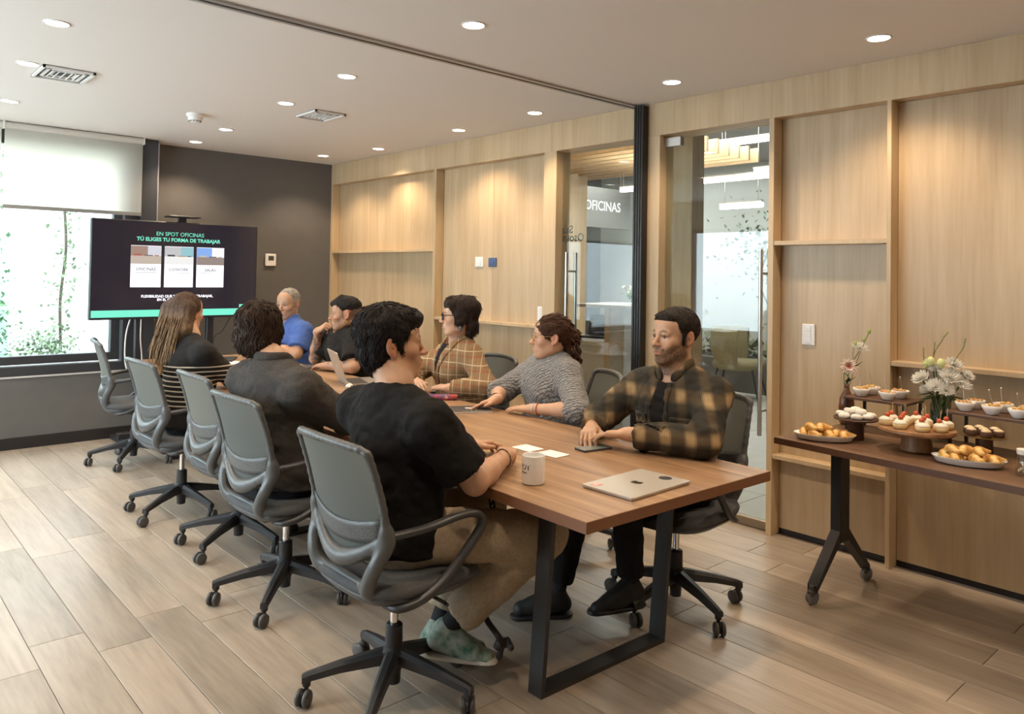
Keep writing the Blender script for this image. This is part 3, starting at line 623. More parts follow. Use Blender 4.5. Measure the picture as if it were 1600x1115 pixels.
tag(cm.build('crumpled_wrapper', PAPER), 'crumpled white wrapper in the middle of the table', 'wrapper').location = (2.50, 4.27, TZ)
ms_ = thing('computer_mouse', (2.30, 3.05, TZ), .4, label='white computer mouse beside the black t-shirt shoulder', cat='mouse')
MB().sphere((0, 0, .0), 1, 16, 8, (.030, .052, .030)).build('shell', WHITEP, ms_, smooth=True); MB().cyl((-.004, .026, .026), (.004, .026, .026), .006, n=10).build('wheel', GREYP, ms_)

sb = thing('webbing_strap', (1.83, 2.0, 0), label='black webbing strap with white dashes hanging by the khaki knee', cat='strap')
STRP = bez([(0, .12, .685), (.0, .105, .62), (.0, .095, .56), (.0, .13, .35), (-.005, .135, .23), (.0, .05, .165)], 6)
MB().tube(STRP, .013, 6, flat=.5).build('webbing', BLACKP, sb, smooth=True)
for k in (2, 4, 6, 8): p = STRP[k]; MB().box((p.x-.004, p.y-.0035, p.z), (.009, .004, .016), None).build('white_dash', WHITEP, sb)
MB().box((0, .045, .15), (.055, .03, .035), Matrix.Rotation(.6, 3, 'X'), .008).box((.015, .02, .155), (.02, .075, .022), Matrix.Rotation(-.5, 3, 'Z'), .006).box((0, .05, .12), (.02, .022, .06), Matrix.Rotation(.3, 3, 'X'), .006).build('buckle', BLACKP, sb)
# ================================================================== catering table
FA = math.radians(5)
FZ = .74
ft = thing('catering_table', (3.25, 1.79, 0), -FA, label='folding walnut side table on castors carrying the snacks', cat='table')
MB().b2((0, -1.75, FZ-.028), (.66, 0, FZ), .002).build('tabletop', wood('walnut_side', [(.28, (.085, .045, .025)), (.5, (.155, .085, .048)), (.75, (.235, .140, .085))], (6, .6, 6), rough=.42, bstr=.05, dist=1.0), ft)
MB().b2((-.0012, -1.75, FZ-.0285), (.0005, 0, FZ-.001)).b2((0, -.0005, FZ-.0285), (.66, .0012, FZ-.001)).build('edge_band', plain('side_edge', (.10, .045, .024), .4), ft)
for yy in (-.125, -1.5):
    MB().b2((.305, yy-.028, .24), (.38, yy+.028, FZ-.028), .004).build('upright', BLACKM, ft)
    for sx in (-1, 1):
        f = MB().rings([[(.345+sx*(.02+t*.21), yy+dy, z0-t*.20) for dy, z0 in ((-.024, .255), (.024, .255), (.024, .315-.03*t), (-.024, .315-.03*t))] for t in (0, .5, 1)]); f.build('foot', BLACKM, ft)
        c0 = Vector((.345+sx*.235, yy, 0))
        cs = MB().cyl(c0+Vector((0, 0, .055)), c0+Vector((0, 0, .085)), .011, n=8).box(c0+Vector((0, 0, .052)), (.04, .028, .03), None, .006).build('caster', GREYP, ft)
        MB().lathe([(.001, -.013), (.026, -.013), (.032, -.009), (.0325, .009), (.026, .013), (.001, .013)], 20, c0+Vector((.006, 0, .0325)), (.25, 1, 0)).build('wheel', plain('wheel_grey', (.20, .20, .20), .4) if 'wheel_grey' not in MATS else MATS['wheel_grey'], cs, auto=35)
MB().b2((.325, -1.6, FZ-.075), (.365, -.09, FZ-.029)).build('rail', BLACKM, ft)
# ================================================================== people: signed distance modelling
def V(*a): return np.array(a if len(a) > 1 else a[0], dtype=np.float64)
def unit(v): v = V(v); return v/np.linalg.norm(v)
class Field:
    def __init__(s): s.p = []
    def _add(s, fn, lo, hi, k, op): s.p.append((fn, lo, hi, k, op)); return s
    def cap(s, a, b, r1, r2=None, k=.02, op='u', flat=False):
        a, b = V(a), V(b); r2 = r1 if r2 is None else r2; ab = b-a; L2 = max(ab @ ab, 1e-12); L = math.sqrt(L2); rm = max(r1, r2)
        def fn(X, Y, Z):
            px, py, pz = X-a[0], Y-a[1], Z-a[2]; tt = (px*ab[0]+py*ab[1]+pz*ab[2])/L2; t = np.clip(tt, 0, 1)
            d = np.sqrt((px-t*ab[0])**2+(py-t*ab[1])**2+(pz-t*ab[2])**2)-(r1+(r2-r1)*t)
            if flat: d = np.maximum(d, (tt-1)*L)
            return d
        return s._add(fn, np.minimum(a, b)-rm, np.maximum(a, b)+rm, k, op)
    def ell(s, c, r, R=None, k=.02, op='u'):
        c, r = V(c), V(r) if not np.isscalar(r) else V(r, r, r); R = np.eye(3) if R is None else R; rm = r.max()
        def fn(X, Y, Z):
            x, y, z = X-c[0], Y-c[1], Z-c[2]
            q = [x*R[0, i]+y*R[1, i]+z*R[2, i] for i in range(3)]
            k0 = np.sqrt((q[0]/r[0])**2+(q[1]/r[1])**2+(q[2]/r[2])**2); k1 = np.sqrt((q[0]/r[0]**2)**2+(q[1]/r[1]**2)**2+(q[2]/r[2]**2)**2)+1e-9
            return k0*(k0-1)/k1
        return s._add(fn, c-rm, c+rm, k, op)
    def seg(s, a, b, ra, rb, right, k=.03, op='u'):
        """elliptical cone: ra, rb = (across, deep) radii, right = across direction"""
        a, b = V(a), V(b); ab = b-a; L2 = ab @ ab; ax = ab/math.sqrt(L2); rt_ = unit(V(right)-ax*(V(right) @ ax)); fw_ = np.cross(rt_, ax); rm = max(*ra, *rb)
        def fn(X, Y, Z):
            px, py, pz = X-a[0], Y-a[1], Z-a[2]; t = np.clip((px*ab[0]+py*ab[1]+pz*ab[2])/L2, 0, 1)
            qx, qy, qz = px-t*ab[0], py-t*ab[1], pz-t*ab[2]
            u = qx*rt_[0]+qy*rt_[1]+qz*rt_[2]; w_ = qx*fw_[0]+qy*fw_[1]+qz*fw_[2]; h = qx*ax[0]+qy*ax[1]+qz*ax[2]
            ru = ra[0]+(rb[0]-ra[0])*t; rw = ra[1]+(rb[1]-ra[1])*t; rn = np.minimum(ru, rw)
            k0 = np.sqrt((u/ru)**2+(w_/rw)**2+(h/rn)**2); k1 = np.sqrt((u/ru**2)**2+(w_/rw**2)**2+(h/rn**2)**2)+1e-6
            return np.where(k0 < .05, -rn*.95, k0*(k0-1)/k1)
        return s._add(fn, np.minimum(a, b)-rm, np.maximum(a, b)+rm, k, op)
    def box(s, c, h, R=None, r=.01, k=.02, op='u'):
        c, h = V(c), V(h); R = np.eye(3) if R is None else R; rm = np.linalg.norm(h)
        def fn(X, Y, Z):
            x, y, z = X-c[0], Y-c[1], Z-c[2]
            q = [np.abs(x*R[0, i]+y*R[1, i]+z*R[2, i])-(h[i]-r) for i in range(3)]
            return np.sqrt(sum(np.maximum(v, 0)**2 for v in q))+np.minimum(np.maximum(q[0], np.maximum(q[1], q[2])), 0)-r
        return s._add(fn, c-rm, c+rm, k, op)
    def half(s, p, n, k=.004):
        """cut away everything on the side of p that n points to"""
        p, n = V(p), unit(n); fn = lambda X, Y, Z: -((X-p[0])*n[0]+(Y-p[1])*n[1]+(Z-p[2])*n[2])
        return s._add(fn, V(-9, -9, -9), V(9, 9, 9), k, 's')
    def grow(s, g):
        """same field inflated by g"""
        o = Field()
        for fn, lo, hi, k, op in s.p: o.p.append(((lambda f: (lambda X, Y, Z: f(X, Y, Z)-g))(fn), lo-g, hi+g, k, op))
        return o
    def bounds(s):
        q = [p for p in s.p if p[4] == 'u']; return np.min([p[1] for p in q], 0), np.max([p[2] for p in q], 0)
    def sample(s, h, lo=None, hi=None, mg=.05):
        if lo is None: lo, hi = s.bounds(); lo = lo-2*h; hi = hi+2*h
        n = np.maximum(np.ceil((hi-lo)/h).astype(int)+1, 3); ax = [lo[i]+h*np.arange(n[i]) for i in range(3)]
        D = np.full(n, mg, dtype=np.float64)
        for fn, pl, ph, k, op in s.p:
            sl = []
            for i in range(3):
                i0 = int(np.searchsorted(ax[i], pl[i]-mg)); i1 = int(np.searchsorted(ax[i], ph[i]+mg)); sl.append(slice(i0, max(i1, i0)))
            if any(q.stop <= q.start for q in sl): continue
            sl = tuple(sl); d = fn(ax[0][sl[0]][:, None, None], ax[1][sl[1]][None, :, None], ax[2][sl[2]][None, None, :]); c = D[sl]
            if op == 'u':
                hh = np.clip(.5+.5*(c-d)/k, 0, 1); D[sl] = c*(1-hh)+d*hh-k*hh*(1-hh)
            else:
                d = -d; hh = np.clip(.5-.5*(c-d)/k, 0, 1); D[sl] = c*(1-hh)+d*hh+k*hh*(1-hh)
        return D, lo
    def mesh(s, h, lo=None, hi=None): D, o = s.sample(h, lo, hi); return nets(D, o, h)
def nets(D, o, h):
    """surface nets: vertices (n,3), quads (m,4)"""
    s = D < 0; n = np.array(D.shape)-1
    cnt = np.zeros(n); acc = np.zeros((*n, 3))
    for a in range(3):
        b, c = [i for i in range(3) if i != a]
        s0 = [slice(None)]*3; s1 = [slice(None)]*3; s0[a] = slice(0, -1); s1[a] = slice(1, None)
        d0, d1 = D[tuple(s0)], D[tuple(s1)]; cr = s[tuple(s0)] != s[tuple(s1)]
        t = np.where(cr, d0/np.where(cr, d0-d1, 1), 0)
        for u in (0, 1):
            for v in (0, 1):
                q = [slice(None)]*3; q[b] = slice(u, u+n[b]); q[c] = slice(v, v+n[c]); q = tuple(q)
                m = cr[q]; cnt += m; acc[..., a] += np.where(m, t[q], 0); acc[..., b] += m*u; acc[..., c] += m*v
    act = cnt > 0; idx = np.full(n, -1, dtype=np.int64); idx[act] = np.arange(act.sum())
    g = np.argwhere(act); vs = (g+acc[act]/cnt[act][:, None])*h+o
    fs = []
    for a in range(3):
        b, c = (a+1) % 3, (a+2) % 3
        s0 = [slice(None)]*3; s1 = [slice(None)]*3; s0[a] = slice(0, -1); s1[a] = slice(1, None)
        for q in (s0, s1): q[b] = slice(1, -1); q[c] = slice(1, -1)
        A, B = s[tuple(s0)], s[tuple(s1)]; e = np.argwhere(A != B)
        if not len(e): continue
        fl = A[tuple(e.T)]; e[:, b] += 1; e[:, c] += 1
        def ci(db, dc): k = e.copy(); k[:, b] -= db; k[:, c] -= dc; return idx[tuple(k.T)]
        q = np.stack([ci(1, 1), ci(0, 1), ci(0, 0), ci(1, 0)], 1); q[~fl] = q[~fl][:, ::-1]; fs.append(q)
    return vs, np.concatenate(fs) if fs else np.zeros((0, 4), int)
def hsh(ix, iy, iz, seed):
    n = (ix*374761393+iy*668265263+iz*2147483647+seed*974634777) & 0xffffffff; n = ((n ^ (n >> 13))*1274126177) & 0xffffffff
    return ((n ^ (n >> 16)) & 0xffff)/65535.
def vnoise(P, sc, seed=0):
    Q = P*V(sc) if not np.isscalar(sc) else P*sc; I = np.floor(Q).astype(np.int64); f = Q-I; f = f*f*(3-2*f); r = 0
    for a in (0, 1):
        for b in (0, 1):
            for c in (0, 1):
                wgt = (f[:, 0] if a else 1-f[:, 0])*(f[:, 1] if b else 1-f[:, 1])*(f[:, 2] if c else 1-f[:, 2]); r = r+wgt*hsh(I[:, 0]+a, I[:, 1]+b, I[:, 2]+c, seed)
    return r*2-1
def vnormals(v, q):
    n = np.cross(v[q[:, 2]]-v[q[:, 0]], v[q[:, 3]]-v[q[:, 1]]); o = np.zeros_like(v)
    for i in range(4): np.add.at(o, q[:, i], n)
    return o/np.maximum(np.linalg.norm(o, axis=1), 1e-12)[:, None]
def sdf_obj(name, vq, mats, parent=None, colors=None, wr=None, face_mat=None):
    v, q = vq
    if wr is not None:
        nn = vnormals(v, q); v = v+nn*wr(v)[:, None]
    me = bpy.data.meshes.new(name); me.vertices.add(len(v)); me.vertices.foreach_set('co', v.astype(np.float32).ravel())
    me.loops.add(len(q)*4); me.loops.foreach_set('vertex_index', q.astype(np.int32).ravel()); me.polygons.add(len(q)); me.polygons.foreach_set('loop_start', np.arange(0, len(q)*4, 4, dtype=np.int32)); me.polygons.foreach_set('loop_total', np.full(len(q), 4, np.int32))
    me.polygons.foreach_set('use_smooth', np.ones(len(q), bool)); me.update(calc_edges=True); me.validate()
    for m in (mats if isinstance(mats, (list, tuple)) else [mats]): me.materials.append(m)
    if colors is not None:
        at = me.color_attributes.new('tint', 'FLOAT_COLOR', 'POINT'); at.data.foreach_set('color', np.concatenate([colors(v), np.ones((len(v), 1))], 1).astype(np.float32).ravel())
    return link(name, me, parent)
def merge(parts):
    vs, qs, o = [], [], 0
    for v, q in parts: vs.append(v); qs.append(q+o); o += len(v)
    return np.concatenate(vs), np.concatenate(qs)

def tint_mat(name, rough=.5, sss=0, nscale=60, nstr=.08, sheen=0, spec=.5):
    m, nt, b = new_mat(name); setb(b, rough=rough, sss=sss, sheen=sheen, spec=spec)
    if sss: b.inputs['Subsurface Radius'].default_value = (.012, .005, .003); b.inputs['Subsurface Scale'].default_value = 1
    at = nd(nt, 'ShaderNodeAttribute', attribute_name='tint')
    nz = nd(nt, 'ShaderNodeTexNoise'); nz.inputs['Scale'].default_value = nscale; nz.inputs['Detail'].default_value = 3; nt.links.new(coords(nt), nz.inputs['Vector'])
    mr = nd(nt, 'ShaderNodeMapRange'); mr.inputs['To Min'].default_value = .90; mr.inputs['To Max'].default_value = 1.1; nt.links.new(nz.outputs['Fac'], mr.inputs['Value'])
    mu = nd(nt, 'ShaderNodeVectorMath', operation='MULTIPLY'); nt.links.new(at.outputs['Color'], mu.inputs[0]); nt.links.new(mr.outputs[0], mu.inputs[1]); nt.links.new(mu.outputs[0], b.inputs['Base Color'])
    bump(nt, b, nz.outputs['Fac'], nstr, .002); return m
SKIN = tint_mat('skin', .48, .12, 90, .05)
HAIRM, nt, b = new_mat('hair'); setb(b, rough=.55, spec=.2)
at = nd(nt, 'ShaderNodeAttribute', attribute_name='tint'); nz = nd(nt, 'ShaderNodeTexNoise'); nz.inputs['Scale'].default_value = 1; nz.inputs['Detail'].default_value = 5; nz.inputs['Distortion'].default_value = .6
nt.links.new(coords(nt, (190, 190, 40)), nz.inputs['Vector']); mr = nd(nt, 'ShaderNodeMapRange'); mr.inputs['From Min'].default_value = .3; mr.inputs['From Max'].default_value = .7; mr.inputs['To Min'].default_value = .55; mr.inputs['To Max'].default_value = 1.5; nt.links.new(nz.outputs['Fac'], mr.inputs['Value'])
mu = nd(nt, 'ShaderNodeVectorMath', operation='MULTIPLY'); nt.links.new(at.outputs['Color'], mu.inputs[0]); nt.links.new(mr.outputs[0], mu.inputs[1]); nt.links.new(mu.outputs[0], b.inputs['Base Color']); bump(nt, b, nz.outputs['Fac'], .9, .008)
EYEM = [plain('eye_white', (.50, .46, .43), .25), plain('eye_iris', (.035, .02, .012), .15)]
def cloth(name, c1, c2, scale=140, rough=.9, bs=.3): return noisy(name, c1, c2, scale, rough, bs, 3, dist=.0015, spec=.2)

DARKSOCK = cloth('sock_dark', (.02, .02, .022), (.035, .035, .037))
def patch(T, name, mat, grow, cuts, voxel=.006):
    """piece of cloth lying on the shirt, cut out of the inflated shirt by planes given in the body frame (offset from the neck base)"""
    F = T['field'].grow(grow); pts = []
    for p, n in cuts: F.half(T['nb']+T['L'](*p), T['L'](*n), .003)
    lo, hi = T['nb']-.32, T['nb']+.32; lo[2] = T['nb'][2]-.42; hi[2] = T['nb'][2]+.12
    v, q = F.mesh(voxel, lo, hi); return sdf_obj(name, (v, q), mat, T['root'], wr=T['wrk'])
def person(label, pos, face, *, lean=0, lean_side=0, head=(0, 0, 1.195), hyaw=0, hpitch=0, hroll=0, hs=1.0, bs=1.0, girth=1.0, skin=(.50, .29, .18), hairc=(.012, .009, .008), features=None,
           arms=None, shirt=None, trousers=None, shoes=True, legs=None, hair=None, sleeve='short', shirt_wr=.004, neck_open=.068, collar=None, seat=.475, shw=.19, female=False, fine=.0036):
    """arms: {'R':(elbow world, wrist world, finger dir, dorsal dir, curls, thumb)}; returns dict with the root and frames"""
    A = math.radians(face); fwd = V(math.cos(A), math.sin(A), 0); rgt = V(math.sin(A), -math.cos(A), 0); upz = V(0, 0, 1); O = V(pos[0], pos[1], 0)
    B = np.stack([rgt, fwd, upz], 1)
    def L(x, y, z): return B @ V(x, y, z)
    def Wd(p): return V(p)-O                      # world point to object space
    # spine
    hz = seat+.085
    pel = L(0, 0, hz); wai = L(lean_side*.35, lean*.35, hz+.17); che = L(lean_side*.75, lean*.8, hz+.33*bs); nb = L(lean_side, lean*1.0-.01, hz+.462*bs)
    # head frame
    Ah = math.radians(face+hyaw); f0 = V(math.cos(Ah), math.sin(Ah), 0); r0 = V(math.sin(Ah), -math.cos(Ah), 0); ph_ = math.radians(hpitch); ro = math.radians(hroll)
    hf = f0*math.cos(ph_)+upz*math.sin(ph_); hu = np.cross(r0, hf); hr = r0*math.cos(ro)+hu*math.sin(ro); hu = np.cross(hr, hf); H = np.stack([hr, hf, hu], 1)
    hc = Wd((*head, )) if abs(head[0]) > .5 else L(*head)
    def h(x, y, z): return hc+H @ (V(x, y, z)*hs)
    def hl(P): return ((P-hc) @ H)/hs             # object space to head frame
    T = dict(h=h, H=H, hc=hc, hl=hl, L=L, B=B, Wd=Wd, nb=nb, hs=hs)
    fem = .88 if female else 1.0; ft0 = features or {}
    # ---- skin field
    S_ = Field(); E = lambda c, r, k=.02, op='u', R=None: S_.ell(h(*c), V(r)*hs, H if R is None else H @ R, k, op)
    E((0, -.015, .030), (.0755, .094, .084)); E((0, .030, -.028), (.0625, .060, .080), .03); E((0, .042, .045), (.060, .046, .050), .03)
    jw = .047*fem
    for s in (-1, 1):
        S_.cap(h(s*jw, -.002, -.060), h(s*.018, .064, -.097), .021*hs, .016*hs, .03)
        E((s*.043, .056, -.022), (.023, .023, .021), .022)
        S_.cap(h(s*.044, .074, .016), h(s*.012, .0865, .014), .0075*hs, .008*hs, .014)
    E((0, .069, -.098), (.022*fem, .019, .017), .022); E((0, .080, -.064), (.027, .018, .022), .02)
    for s in (-1, 1):
        E((s*.031, .1005, .001), (.0185, .017, .0105), .012, 's')
        S_.cap(h(s*.016, .0825, .003), h(s*.031, .0868, .0095), .0036*hs, .0038*hs, .006); S_.cap(h(s*.031, .0868, .0095), h(s*.046, .0775, .003), .0038*hs, .0032*hs, .006)
        S_.cap(h(s*.018, .082, -.006), h(s*.044, .0775, -.006), .003*hs, .003*hs, .006)
    S_.cap(h(0, .087, .004), h(0, .109, -.029), .0068*hs, .0105*hs, .012); E((0, .1115, -.0325), (.0115, .0105, .010), .008)
    for s in (-1, 1): E((s*.0115, .1005, -.0345), (.0078, .0095, .0075), .007); E((s*.006, .107, -.0425), (.0032, .005, .003), .003, 's')
    S_.cap(h(-.019, .0905, -.0625), h(0, .0975, -.0590), .0038*hs, .0050*hs, .005); S_.cap(h(0, .0975, -.0590), h(.019, .0905, -.0625), .0050*hs, .0038*hs, .005)
    S_.cap(h(-.017, .0905, -.0680), h(0, .0965, -.0705), .0040*hs, .0060*hs, .005); S_.cap(h(0, .0965, -.0705), h(.017, .0905, -.0680), .0060*hs, .0040*hs, .005)
    sm_l = ft0.get('smile', 0); S_.cap(h(-.020-.005*sm_l, .096, -.0645+.005*sm_l), h(0, .0985, -.0648-.001*sm_l), .0017*hs, .0017*hs, .004, 's'); S_.cap(h(0, .0985, -.0648-.001*sm_l), h(.020+.005*sm_l, .096, -.0645+.005*sm_l), .0017*hs, .0017*hs, .004, 's')
    if sm_l:
        for s in (-1, 1): E((s*.041, .066, -.040), (.017, .016, .014), .014); E((s*.0275, .084, -.058), (.004, .006, .008), .006, 's')
    for s in (-1, 1):
        a = .35*s; Rz = np.array([[math.cos(a), -math.sin(a), 0], [math.sin(a), math.cos(a), 0], [0, 0, 1]])
        E((s*.0765, -.014, -.002), (.0095, .020, .0325), .008, 'u', Rz); E((s*.085, -.010, -.001), (.0060, .0115, .021), .005, 's', Rz); E((s*.0775, -.009, .0), (.006, .006, .010), .006, 'u', Rz); E((s*.0745, -.006, -.032), (.0075, .008, .010), .007)
    nr = .054*fem*girth**.5
    S_.cap(h(0, -.022, -.045), nb+L(0, .0, .02), nr, nr*1.06, .03); S_.cap(h(0, .02, -.085), nb+L(0, .035, .02), .030*fem, .034*fem, .03)
    S_.seg(nb+L(0, -.005, -.02), nb+L(0, 0, .045), (.10*fem, .060), (.055*fem, .052), rgt, .04)
    # torso, hidden under the clothes but one body
    gx, gy = .165*fem*girth, .108*girth
    S_.seg(pel, wai, (gx*.98, gy), (gx*.88, gy*.95), rgt, .04); S_.seg(wai, che, (gx*.88, gy*.95), (gx*.98, gy*1.0), rgt, .04); S_.seg(che, nb+L(0, 0, -.05), (gx*.98, gy), (gx*.72, gy*.62), rgt, .04)
    sh = {s: nb+L(sg*shw*fem, -.005, -.072) for s, sg in (('R', 1), ('L', -1))}
    legd = legs or {}
    hipj, knee, ank, toe = {}, {}, {}, {}
    for s, sg in (('R', 1), ('L', -1)):
        d = legd.get(s, (L(sg*.13, .43, seat+.045), L(sg*.13, .42, .10), fwd)); hipj[s] = pel+L(sg*.095, .02, -.01)
        knee[s] = V(d[0]); ank[s] = V(d[1]); toe[s] = unit(d[2])
        S_.cap(hipj[s], knee[s], .062, .045, .03); S_.cap(knee[s], ank[s], .045, .032, .02); S_.cap(ank[s]+V(0, 0, -.04), ank[s]+toe[s]*.13+V(0, 0, -.055), .026, .022, .02)
    hb = []                                       # fine boxes
    P = {}
    for s, sg in (('R', 1), ('L', -1)):
        if not arms or s not in arms: continue
        el, wr, fd, dd, cu, thm = arms[s]; el = Wd(el); wr = Wd(wr); P[s] = (sh[s], el, wr)
        fl = .92 if female else 1
        S_.cap(sh[s], el, .047*fl*girth, .040*fl*girth, .03); S_.cap(el, el+(wr-el)*.35, .041*fl*girth, .040*fl*girth, .02); S_.cap(el+(wr-el)*.35, wr, .040*fl*girth, .026*fl, .02)
        hand_field(S_, wr, fd, dd, -1 if s == 'R' else 1, cu, thm, .90 if female else 1.0)
        y = unit(fd); cc = wr+y*.085; hb.append((cc-.125, cc+.125))
    S_.cap(sh['R'], sh['L'], .050*fem, .050*fem, .04)
    # ---- evaluate
    hlo, hhi = hc-V(.155, .155, .165)*hs, hc+V(.155, .155, .15)*hs
    parts = [S_.mesh(fine, hlo, hhi)]
    for lo, hi in hb: parts.append(S_.mesh(.0032, lo, hi))
    v, q = S_.mesh(.0095); c = v[q].mean(1); keep = np.ones(len(q), bool)
    for lo, hi in [(hlo, hhi)]+hb: keep &= ~np.all((c > lo+.006) & (c < hi-.006), axis=1)
    parts.append((v, q[keep]))
    sk = V(skin); lip = sk*V(.92, .62, .60); ft_ = features or {}
    def colors(v):
        p = hl(v); col = np.tile(sk, (len(v), 1)); x, y, z = p.T; hd = (np.abs(z) < .16) & (np.abs(x) < .11) & (np.abs(y) < .16)
        def mix(m, c_): m = np.clip(m, 0, 1)*hd; col[:] = col*(1-m[:, None])+V(c_)*m[:, None]
        g = lambda a, b_, s_: 1/(1+np.exp(-(a-b_)/s_))
        mix(.55*np.exp(-((np.abs(x)-.044)/.02)**2-((z+.03)/.02)**2)*(y > .02), sk*V(1.05, .80, .75)); mix(.5*np.exp(-(x/.012)**2-((z+.033)/.012)**2)*(y > .09), sk*V(1.05, .80, .75))
        ear = (np.abs(x) > .072) & (y < .02) & (y > -.05) & (np.abs(z) < .05); mix(ear*.55, sk*V(1.08, .72, .66))
        st = ft_.get('beard', 0)
        if st:
            bc = V(ft_.get('beardc', hairc)); m = g(-z, .030+np.clip((.06-y)*-.0, 0, 1), .004)*g(y, -.012, .006)*(1-g(z, -.035, .004)*g(y, .075, .004)*.9)
            side = g(np.abs(x), .050, .004)*g(.02-z, 0, .006)*g(y, -.005, .005)*g(.03, y, .006); mous = np.exp(-(x/.026)**4-((z+.0515)/.006)**2)*(y > .08)
            under = g(-.105-z, .0, .006)*g(.03, y, .01)
            m = np.maximum(np.maximum(m, side), mous*1.2)*(1-under*.8); cheek = np.exp(-((np.abs(x)-.036)/.020)**2-((z+.036)/.020)**2); m *= 1-cheek
            nz_ = .75+.25*vnoise(p, 260, 3); mix(m*st*nz_, bc)
        lm = np.exp(-(x/.020)**4-((z+.0645)/.0095)**4)*(y > .085); mix(lm*.85, lip)
        mix(.9*np.exp(-((np.abs(x)-.031)/.0175)**4-((z-.0205-.004*(1-((np.abs(x)-.031)/.018)**2))/.0042)**2)*(y > .06)*ft_.get('brow', 1), V(ft_.get('browc', V(hairc)*1.5)))
        mix(.85*np.exp(-((np.abs(x)-.031)/.0175)**4-((z-.0058)/.0030)**2)*(y > .065), sk*.16); mix(.30*np.exp(-((np.abs(x)-.031)/.019)**4-((z-.001)/.012)**2)*(y > .06), sk*V(.62, .50, .46))
        fd_ = ft_.get('fade', 0)
        if fd_:
            m = g(.02, y, .008)*g(z, -.035, .012)*(1-ear); mix(m*fd_, V(hairc)*2.2)
        tt = ft_.get('tattoo')
        return col
    def colors2(v):
        col = colors(v)
        for s in ft_.get('tattoo', ''):
            a, e_, w_ = P[s]; ab = w_-e_; t = ((v-e_) @ ab)/(ab @ ab); d = np.linalg.norm(v-e_-np.clip(t, 0, 1)[:, None]*ab, axis=1)
            m = (t > .05)*(t < .92)*(d < .06)*np.clip((vnoise(v, 70, 9)+vnoise(v, 140, 4)*.5)*2.2+(.35 if s == ft_.get('sleeve_tattoo') else -.25), 0, .75); col = col*(1-m[:, None])+V(.07, .075, .075)*m[:, None]
        return col
    root = sdf_obj('person', merge(parts), SKIN, colors=colors2); root.location = O; tag(root, label, 'person')
    for s in (-1, 1):
        e = MB(); c = h(s*.031, .0735, .0015); Rm = Matrix([list(r) for r in H]); gz = ft_.get('gaze', (0, 0))
        Rg = Rm @ Matrix.Rotation(gz[0], 3, 'Z') @ Matrix.Rotation(gz[1], 3, 'X')
        e.sphere(c, .0122*hs, 16, 10, rot=Rg @ Matrix.Rotation(-PI/2, 3, 'X')); 
        me = e.mesh('eye', EYEM, True)
        for pl in me.polygons:
            if (Vector(pl.center)-Vector(c)).normalized().dot(Rg @ Vector((0, 1, 0))) > .80: pl.material_index = 1
        link('eye', me, root)
    # ---- shirt
    fl = fem*girth
    C_ = Field(); tk = shirt.get('thick', .010)
    C_.seg(pel+L(0, 0, -.03), wai, (gx*1.02+tk+.006, gy+tk+.012), (gx*.92+tk+.006, gy*.98+tk+.008), rgt, .04); C_.seg(wai, che, (gx*.92+tk+.006, gy*.98+tk+.008), (gx+tk, gy+tk+(.012 if female else 0)), rgt, .05); C_.seg(che, nb+L(0, 0, -.045), (gx+tk, gy+tk), (gx*.74+tk, gy*.64+tk), rgt, .05)
    if female: 
        for sg in (-1, 1): C_.ell(che+L(sg*.068, .085, -.045), (.058, .052, .055), B, .05)
    C_.cap(sh['R']+L(-.02, 0, 0), sh['L']+L(.02, 0, 0), .056*fl+tk*.6, .056*fl+tk*.6, .05)
    for s in 'RL': C_.cap(nb+L(0, -.01, .005), sh[s]+V(0, 0, .012), .052*fl+tk*.5, .046*fl+tk*.5, .04)
    fsl = shirt.get('frac', .62); ls = shirt.get('loose', .012)
    for s in 'RL':
        if s not in P: continue
        a, e_, w_ = P[s]
        if sleeve == 'short':
            b_ = a+(e_-a)*fsl; C_.cap(a, b_, .056*fl+ls, .050*fl+ls*1.5, .04, flat=True)
        else:
            C_.cap(a, e_, .054*fl+ls, .046*fl+ls, .04)
            if sleeve == 'elbow': b_ = e_+(w_-e_)*shirt.get('efrac', .22); C_.cap(e_, b_, .046*fl+ls, .045*fl+ls, .02, flat=True); C_.cap(b_-unit(w_-e_)*.03, b_, .047*fl+ls*1.1, .046*fl+ls*1.1, .006, flat=True)
            else:
                b_ = e_+(w_-e_)*shirt.get('lfrac', .96); C_.cap(e_, b_, .045*fl+ls, .031*fl+ls, .025, flat=True)
                if shirt.get('cuff'): C_.cap(b_-unit(w_-e_)*.05, b_, .036*fl+ls, .034*fl+ls, .004, flat=True)
    ax = unit(hc-nb)
    if shirt.get('high'):
        C_.cap(nb+ax*.0, nb+ax*shirt['high'], .066*fem, .060*fem, .02, flat=True); C_.cap(nb+ax*(shirt['high']-.022), nb+ax*shirt['high'], .0665*fem, .0645*fem, .006, flat=True)
        C_.cap(nb+ax*.03, nb+ax*.3, neck_open*.82*fem, neck_open*.82*fem, .006, 's')
    else:
        nc = nb+L(0, .012, .012); C_.cap(nc+V(0, 0, .005)+L(0, .02, 0), nc+ax*.3, neck_open*fem, neck_open*fem*1.2, .012, 's')
        if shirt.get('rib', True):
            pass
    C_.half(pel+V(0, 0, -.055), V(0, 0, -1), .01)
    wa = shirt_wr
    def wrk(v): return wa*(vnoise(v, (16, 16, 34), 1)+.55*vnoise(v, (40, 40, 60), 2)+.5*vnoise(v @ V([[.7, .5, .5], [-.5, .8, -.3], [-.5, .3, .8]]), (14, 60, 14), 5))
    so = sdf_obj(shirt.get('name', 'shirt'), C_.mesh(.0085), shirt['mat'], root, wr=wrk); T['shirt'] = so; T['field'] = C_; T['wrk'] = wrk; T['P'] = P; T['sh'] = sh; T['che'] = che; T['pel'] = pel; T['wai'] = wai
